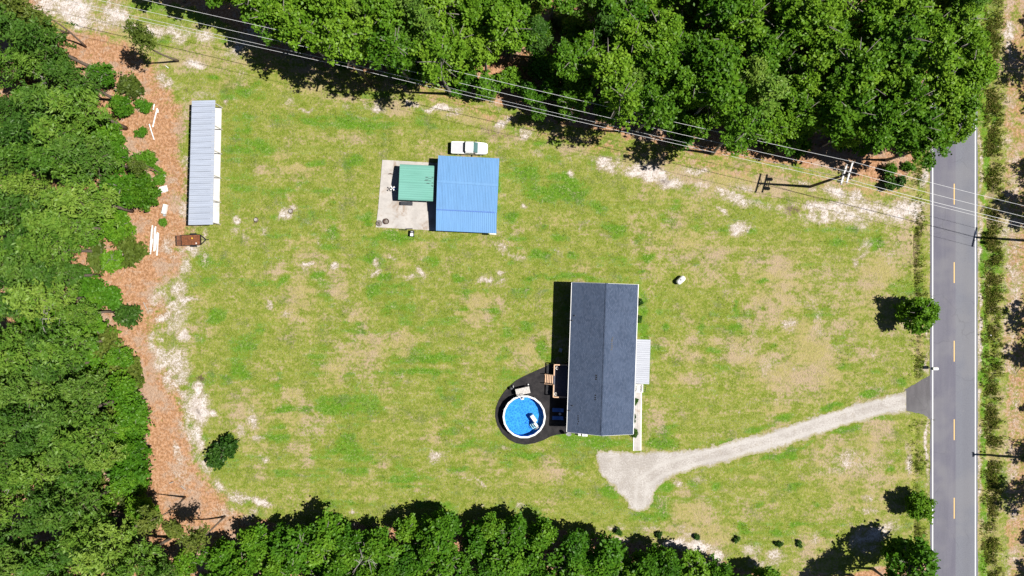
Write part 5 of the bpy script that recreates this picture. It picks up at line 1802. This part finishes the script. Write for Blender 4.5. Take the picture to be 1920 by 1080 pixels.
# ---- single trees and shrubs one can point at
one = [
    ('young', 1697, 585.5, 1.0, 'round dense young tree at the left road edge above mailbox', 'tree', 0),
    ('young', 1707, 940, .74, 'small bright tree at the left road edge near the lower corner', 'tree', 1),
    ('low', 1664, 1026, 1.28, 'large leafy tree in the lower right corner beside the road', 'tree', 0),
    ('broad', 1636, 1066, .85, 'tall leafy tree behind the lower right corner tree', 'tree', 1),
    ('broad', 1596, 1078, .8, 'leafy tree at the bottom edge left of the lower right corner', 'tree', 3),
    ('young', 283, 363, .98, 'broad dark green tree at the wood edge left of the long shed', 'tree', 1),
    ('darkshrub', 428, 844, 1.55, 'dark spiky bush standing alone by the sand patch', 'bush', 0),
    ('darkshrub', 250, 596, 1.35, 'dark green bush at the wood edge beside the white sand', 'bush', 1),
    ('shrub', 281, 300, 1.05, 'round bright green bush alone on the orange dirt', 'bush', 0),
    ('slender', 334, 114, 1.03, 'slender leaning pine on the dirt above the long shed', 'pine tree', 0),
    ('slender', 421, 968, .95, 'slender pine at the sand corner near the bottom row', 'pine tree', 1),
    ('slender', 346, 932, 1.0, 'slender pine on the orange dirt at the lower left', 'pine tree', 2),
    ('slender', 300, 325, .62, 'thin sapling pine right beside the broad dark tree', 'pine tree', 1),
    ('oliveshrub', 250, 472, 1.4, 'olive bush at the wood edge left of the trailer', 'bush', 0),
    ('shrub', 232, 436, .95, 'small bright bush at the wood edge above the olive bush', 'bush', 1),
    ('shrub', 268, 250, .62, 'small green bush next to the crossing white pipes', 'bush', 2),
    ('shrub', 275, 195, .8, 'green bush by the topmost short white pipe', 'bush', 3),
    ('shrub', 300, 330, .7, 'green bush on the upper right of the broad dark tree', 'bush', 1),
    ('low', 640, 972, .42, 'dark small tree sticking out above the bottom row left of the pool', 'tree', 2),
    ('shrub', 308, 418, .42, 'tiny olive bush above the white board pile', 'bush', 0),
    ('darkshrub', 1672, 346, .95, 'dark low bush under the wires beside the road junction', 'bush', 0),
    ('shrub', 1664, 322, 1.0, 'bright low bush at the top wood corner near the road', 'bush', 2),
    ('shrub', 1698, 317, .6, 'small bush beside the sandy verge under the road trees', 'bush', 3),
    ('slender', 128, 62, 1.0, 'thin olive pine at the corner of the sandy track', 'pine tree', 0),
    ('slender', 92, 44, 1.1, 'thin olive pine nearest the upper left picture corner', 'pine tree', 1),
    ('slender', 160, 88, 1.0, 'thin olive pine below the sandy track', 'pine tree', 2),
    ('oliveshrub', 60, 55, 1.6, 'wide olive bush in the upper left picture corner', 'bush', 0),
    ('oliveshrub', 25, 20, 1.7, 'olive bush touching the upper left picture corner', 'bush', 1),
    ('brown', 58, 168, 1.0, 'orange brown dead tree in the upper left wood', 'tree', 0),
    ('shrub', 480, 1020, .9, 'light green bush near the left end of the bottom row', 'bush', 0),
    ('oliveshrub', 700, 1000, .9, 'olive bush in the gap of the bottom row', 'bush', 1),
    ('broad', 1712, 262, .82, 'leafy tree leaning over the road where the wood ends', 'tree', 2),
    ('broad', 1722, 190, .88, 'leafy tree hanging over the road in the upper right', 'tree', 4),
    ('broad', 1724, 120, .9, 'leafy tree over the road below the top right corner', 'tree', 5),
    ('broad', 1726, 50, .92, 'leafy tree over the road at the top right corner', 'tree', 6),
    ('broad', 1662, 300, .85, 'leafy tree with a dark bent trunk at the road end of the wood', 'tree', 0),
]
for (k, x, y, s, lb, cat, v) in one:
    plant(k, x, y, s, lb, cat, None, None, v % len(TREES[k]))
# understorey along the left wood: bright bushes at its edge
under = [(262, 165), (248, 205), (222, 238), (236, 275), (215, 290), (200, 545), (222, 560), (185, 580), (225, 640), (205, 655), (245, 685), (258, 700), (228, 720), (262, 760), (278, 790), (268, 830),
         (250, 870), (272, 880), (235, 830), (212, 770), (285, 905), (180, 690), (165, 760), (190, 830), (200, 900), (120, 900), (90, 880), (150, 930), (250, 930), (300, 965), (345, 990), (60, 860), (230, 405), (215, 480)]
items = [(tree_rng.choice(['shrub', 'shrub', 'oliveshrub']), x - 14, y, tree_rng.uniform(1.0, 1.6) * (1.35 if 530 < y < 900 else 1), 'bush') for x, y in under]
lay(items, LV_LEFT, 1, lambda it: -it[1], {'bush': ('bush', 'bushes edging the left wood', 'green edge bush level with {lm}, {n} from the clearing')})
und2 = scatter([(520, 80), (700, 135), (960, 200), (1200, 250), (1600, 300), (1700, 290), (1710, 0), (480, 0)], 62, 31)
items = [(tree_rng.choice(['shrub', 'shrub', 'oliveshrub']), x, y, tree_rng.uniform(.7, 1.4), 'bush') for x, y in und2]
lay(items, LV_TOP, 0, lambda it: -it[2], {'bush': ('bush', 'undergrowth of the top wood', 'low woodland bush above {lm}, {n} from the lawn')})
DEAD = ['in the upper left corner', 'at the lower left near the sand path', 'near the lower left corner', 'left of the dark green edge bush', 'left of the shed top', 'left of the grooved sand mound', 'where the left wood meets the bottom edge', 'left of the broad dark tree', 'in the gap of the bottom row', 'in the top wood above the white tank', 'below the patio in the bottom row']
dk = 0
for (x, y, k) in ((30, 110, 0), (120, 862, 1), (90, 965, 2), (165, 590, 0), (150, 175, 1), (150, 745, 2), (250, 1035, 0), (60, 405, 1), (700, 1012, 2), (1375, 130, 0), (855, 1062, 1)):
    plant('snag', x, y, tree_rng.uniform(.95, 1.25), 'bare grey dead tree standing ' + DEAD[dk], 'tree', 'dead trees in the woods', var=k); dk += 1
# front shrubs of the house
for (px, py, s, lb) in ((1195.5, 567, .46, 'upper of two round bushes against the front wall above the porch'), (1194.8, 598, .42, 'lower of two round bushes against the front wall above the porch'),
                        (1187.6, 751, .40, 'topmost of three round bushes beside the front walk'), (1186.8, 783, .42, 'middle of three round bushes beside the front walk'), (1186.2, 810, .48, 'lowest of three round bushes at the front corner of the house')):
    plant('darkshrub', px, py, s, lb, 'bush', 'round bushes along the house front', 'round_bush')
# row of little shrubs along the lower right lawn
for i, (px, py) in enumerate(((1160, 994), (1236, 1001), (1307, 1005), (1380, 1010), (1459, 1017), (1498, 1018))):
    plant('darkshrub', px, py, .36 + .04 * (i == 0), ['first from the left', 'second from the left', 'third from the left', 'fourth from the left', 'fifth from the left', 'last on the right'][i] + ' in the row of tiny dark shrubs on the lower lawn', 'shrub', 'row of tiny dark shrubs', 'small_shrub')

# ------------------------------------------------------------------ debris by the left wood
def stick(x0, y0, x1, y1, z, r, mat, name, label, cat, group=None, sides=8):
    o = MB().tube([(*P(x0, y0), z), (*P((x0 + x1) / 2, (y0 + y1) / 2), z + .02), (*P(x1, y1), z)], r, sides).build(name, mat)
    return tag(o, label, cat, group)


stick(290, 195.5, 288, 206, .1, .09, M['white'], 'white_pipe', 'shortest white pipe, topmost of those on the orange dirt', 'pipe', 'white pipes on the dirt')
stick(295.5, 203, 287, 238.5, .1, .10, M['white'], 'white_pipe', 'longest white pipe slanting down left on the orange dirt', 'pipe', 'white pipes on the dirt')
stick(297, 206, 296.6, 212, .1, .09, M['white'], 'white_pipe', 'stubby white pipe touching the top of the longest pipe', 'pipe', 'white pipes on the dirt')
stick(280.5, 233, 289.8, 262.5, .12, .085, M['white'], 'white_pipe', 'white pipe slanting down right below the longest pipe', 'pipe', 'white pipes on the dirt')
stick(311, 123.5, 316.5, 128, .08, .06, M['white'], 'white_pipe', 'small white stick lying by the slender pine base', 'pipe')
boards = thing('board_pile', 'pile of long white boards on the orange dirt left of the trailer', 'board pile', (*P(290, 457), 0), math.radians(-6))
for i in range(8):
    MB().box((random.uniform(-.55, .55), random.uniform(-.5, .5) + (i % 3) * .3, .06 + i * .045), (.22, random.uniform(2.2, 4.0), .035), random.uniform(-.12, .12)).build('board', M['white_dirty'], boards)
x, y = P(309, 392, .3)
app = thing('scrapped_cabinet', 'white scrapped metal cabinet lying on the dirt left of shed', 'cabinet', (x, y, 0), math.radians(-12))
MB().box((0, 0, .28), (.62, 1.5, .5)).build('body', M['white_dirty'], app, bevel=.03)
MB().box((0, -.1, .545), (.5, 1.1, .03)).build('door_panel', M['white'], app)
MB().box((.05, -.95, .1), (.4, .3, .16)).build('loose_shelf', M['steel'], app)
for (px, py, s, lb) in ((308, 355, 1.0, 'crumpled white sheet of scrap above the scrapped cabinet'), (307, 330, .55, 'small white scrap piece near the upper right of dark tree'), (248, 305, .4, 'tiny white scrap on the dirt left of the round bush')):
    sc = thing('scrap_sheet', lb, 'scrap', (*P(px, py), 0), random.uniform(0, 3), 'white scrap by the left wood')
    g = MB()
    n = 5
    for i in range(n + 1):
        for j in range(n + 1):
            g.v.append(((i / n - .5) * 1.0 * s, (j / n - .5) * 1.2 * s, .05 + random.uniform(0, .22) * s))
    for i in range(n):
        for j in range(n):
            g.f.append((i * (n + 1) + j, (i + 1) * (n + 1) + j, (i + 1) * (n + 1) + j + 1, i * (n + 1) + j + 1))
    g.build('bent_sheet', M['white_dirty'], sc)
    MB().box((.1 * s, .7 * s, .05), (.5 * s, .2 * s, .06)).build('offcut', M['white_dirty'], sc)
logs = [(203, 447, 252, 456, .16, 'grey fallen log poking from the wood left of the board pile'), (212, 492, 252, 461, .09, 'thin fallen branch crossing the olive bush'), (195, 490, 248, 498, .08, 'thin grey stick lying below the crossing branch'),
        (224, 424, 250, 436, .14, 'dark fallen log above the small bright bush'), (340, 911, 349, 918, .07, 'short pale stick on the orange dirt at lower left'), (270, 567, 276, 580, .07, 'pale stick beside the dark green bush'),
        (318, 906, 326, 903, .06, 'tiny twig on the orange dirt at lower left'), (1013, 100, 1034, 103, .14, 'pale fallen log on a bare gap in the top wood')]
for (x0, y0, x1, y1, r, lb) in logs:
    stick(x0, y0, x1, y1, r + .05, r, M['dead'], 'fallen_log', lb, 'log')
for (px, py, lb) in ((480, 412, 'dark round stump on the lawn right of the long shed'), (545, 396, 'rotten stump at the bare patch right of the long shed')):
    st = thing('tree_stump', lb, 'stump', (*P(px, py), 0), .3, 'stumps on the lawn')
    MB().lathe((0, 0, -.05), [(.42, 0), (.33, .12), (.28, .25), (.27, .28)], 12).build('wood', M['bark'], st, True)
    MB().lathe((0, 0, .232), [(.25, 0), (.22, .012)], 12).build('cut_face', M['dead'], st)

# ------------------------------------------------------------------ roadside weeds and lawn tufts (uncountable)
def tuft_field(name, pts, hmin, hmax, blades, mat, seed, w=.05):
    rg = np.random.default_rng(seed)
    pts = np.asarray(pts)
    n = len(pts)
    B = np.repeat(pts, blades, 0) + np.concatenate([rg.normal(size=(n * blades, 2)) * .12, np.zeros((n * blades, 1))], 1)
    a = rg.uniform(0, 2 * PI, n * blades)
    h = rg.uniform(hmin, hmax, n * blades)
    le = rg.uniform(.3, .9, n * blades) * h
    d = np.stack([np.cos(a), np.sin(a), np.zeros_like(a)], 1)
    s = np.stack([-np.sin(a), np.cos(a), np.zeros_like(a)], 1) * w
    m_ = B + d * (le * .35)[:, None] + np.stack([0 * h, 0 * h, h * .7], 1)
    tp = B + d * le[:, None] + np.stack([0 * h, 0 * h, h], 1)
    V = np.stack([B - s, m_ - s * 1.0, tp, m_ + s * 1.0], 1).reshape(-1, 3)
    T = np.repeat(np.repeat(rg.random(n), blades), 4)
    return tag(link(name, np_mesh(name, V, np.arange(len(V)).reshape(-1, 4), mat, {'tone': T}, False)), kind='stuff')


wr = np.random.default_rng(77)
pts = []
def vn1(x, y, c, sd):
    return float(value_noise(np.array([x]), np.array([y]), c, sd)[0])


for _ in range(7000):
    y = wr.uniform(-40, 1130)
    x = float(np.clip(1861 + wr.normal() * 9.5, 1841, 1893))
    if vn1(x, y, 16, 301) < wr.uniform(.25, .7): continue
    pts.append((*P(x, y), ground_z(x, y)))
tag(tuft_field('ditch_weeds', pts, .06, .38, 7, M['weeds'], 1, .06), 'tall mixed weeds filling the ditch right of the road', 'weeds')
pts = []
for _ in range(1700):
    y = wr.uniform(300, 1020)
    if 708 < y < 786: continue
    x = 1723 + wr.normal() * 7.5
    if vn1(x, y, 20, 302) < wr.uniform(.3, .75): continue
    pts.append((*P(x, y), ground_z(x, y)))
tag(tuft_field('ditch_grass', pts, .06, .26, 7, M['weeds'], 2, .045), 'rough grass along the ditch left of the road', 'grass')
pts = []
for _ in range(26000):
    x, y = wr.uniform(300, 1740), wr.uniform(60, 1060)
    i, j = np.searchsorted(gy_, y), np.searchsorted(gx_, x)
    if litter[i, j] > .35 or sand[i, j] > .45: continue
    if lush[i, j] < wr.random() * .9: continue
    if 350 < x < 420 and 185 < y < 425 or 703 < x < 940 and 290 < y < 442 or 1040 < x < 1206 and 525 < y < 848 or 925 < x < 1066 and 680 < y < 836: continue
    if 1110 < x < 1300 and 840 < y < 962 or (1290 < x and 725 < y < 880): continue
    pts.append((*P(x, y), ground_z(x, y)))
tag(tuft_field('lawn_tufts', pts, .05, .13, 5, M['weeds'], 3, .04), 'loose taller tufts of grass across the mown lawn', 'grass')
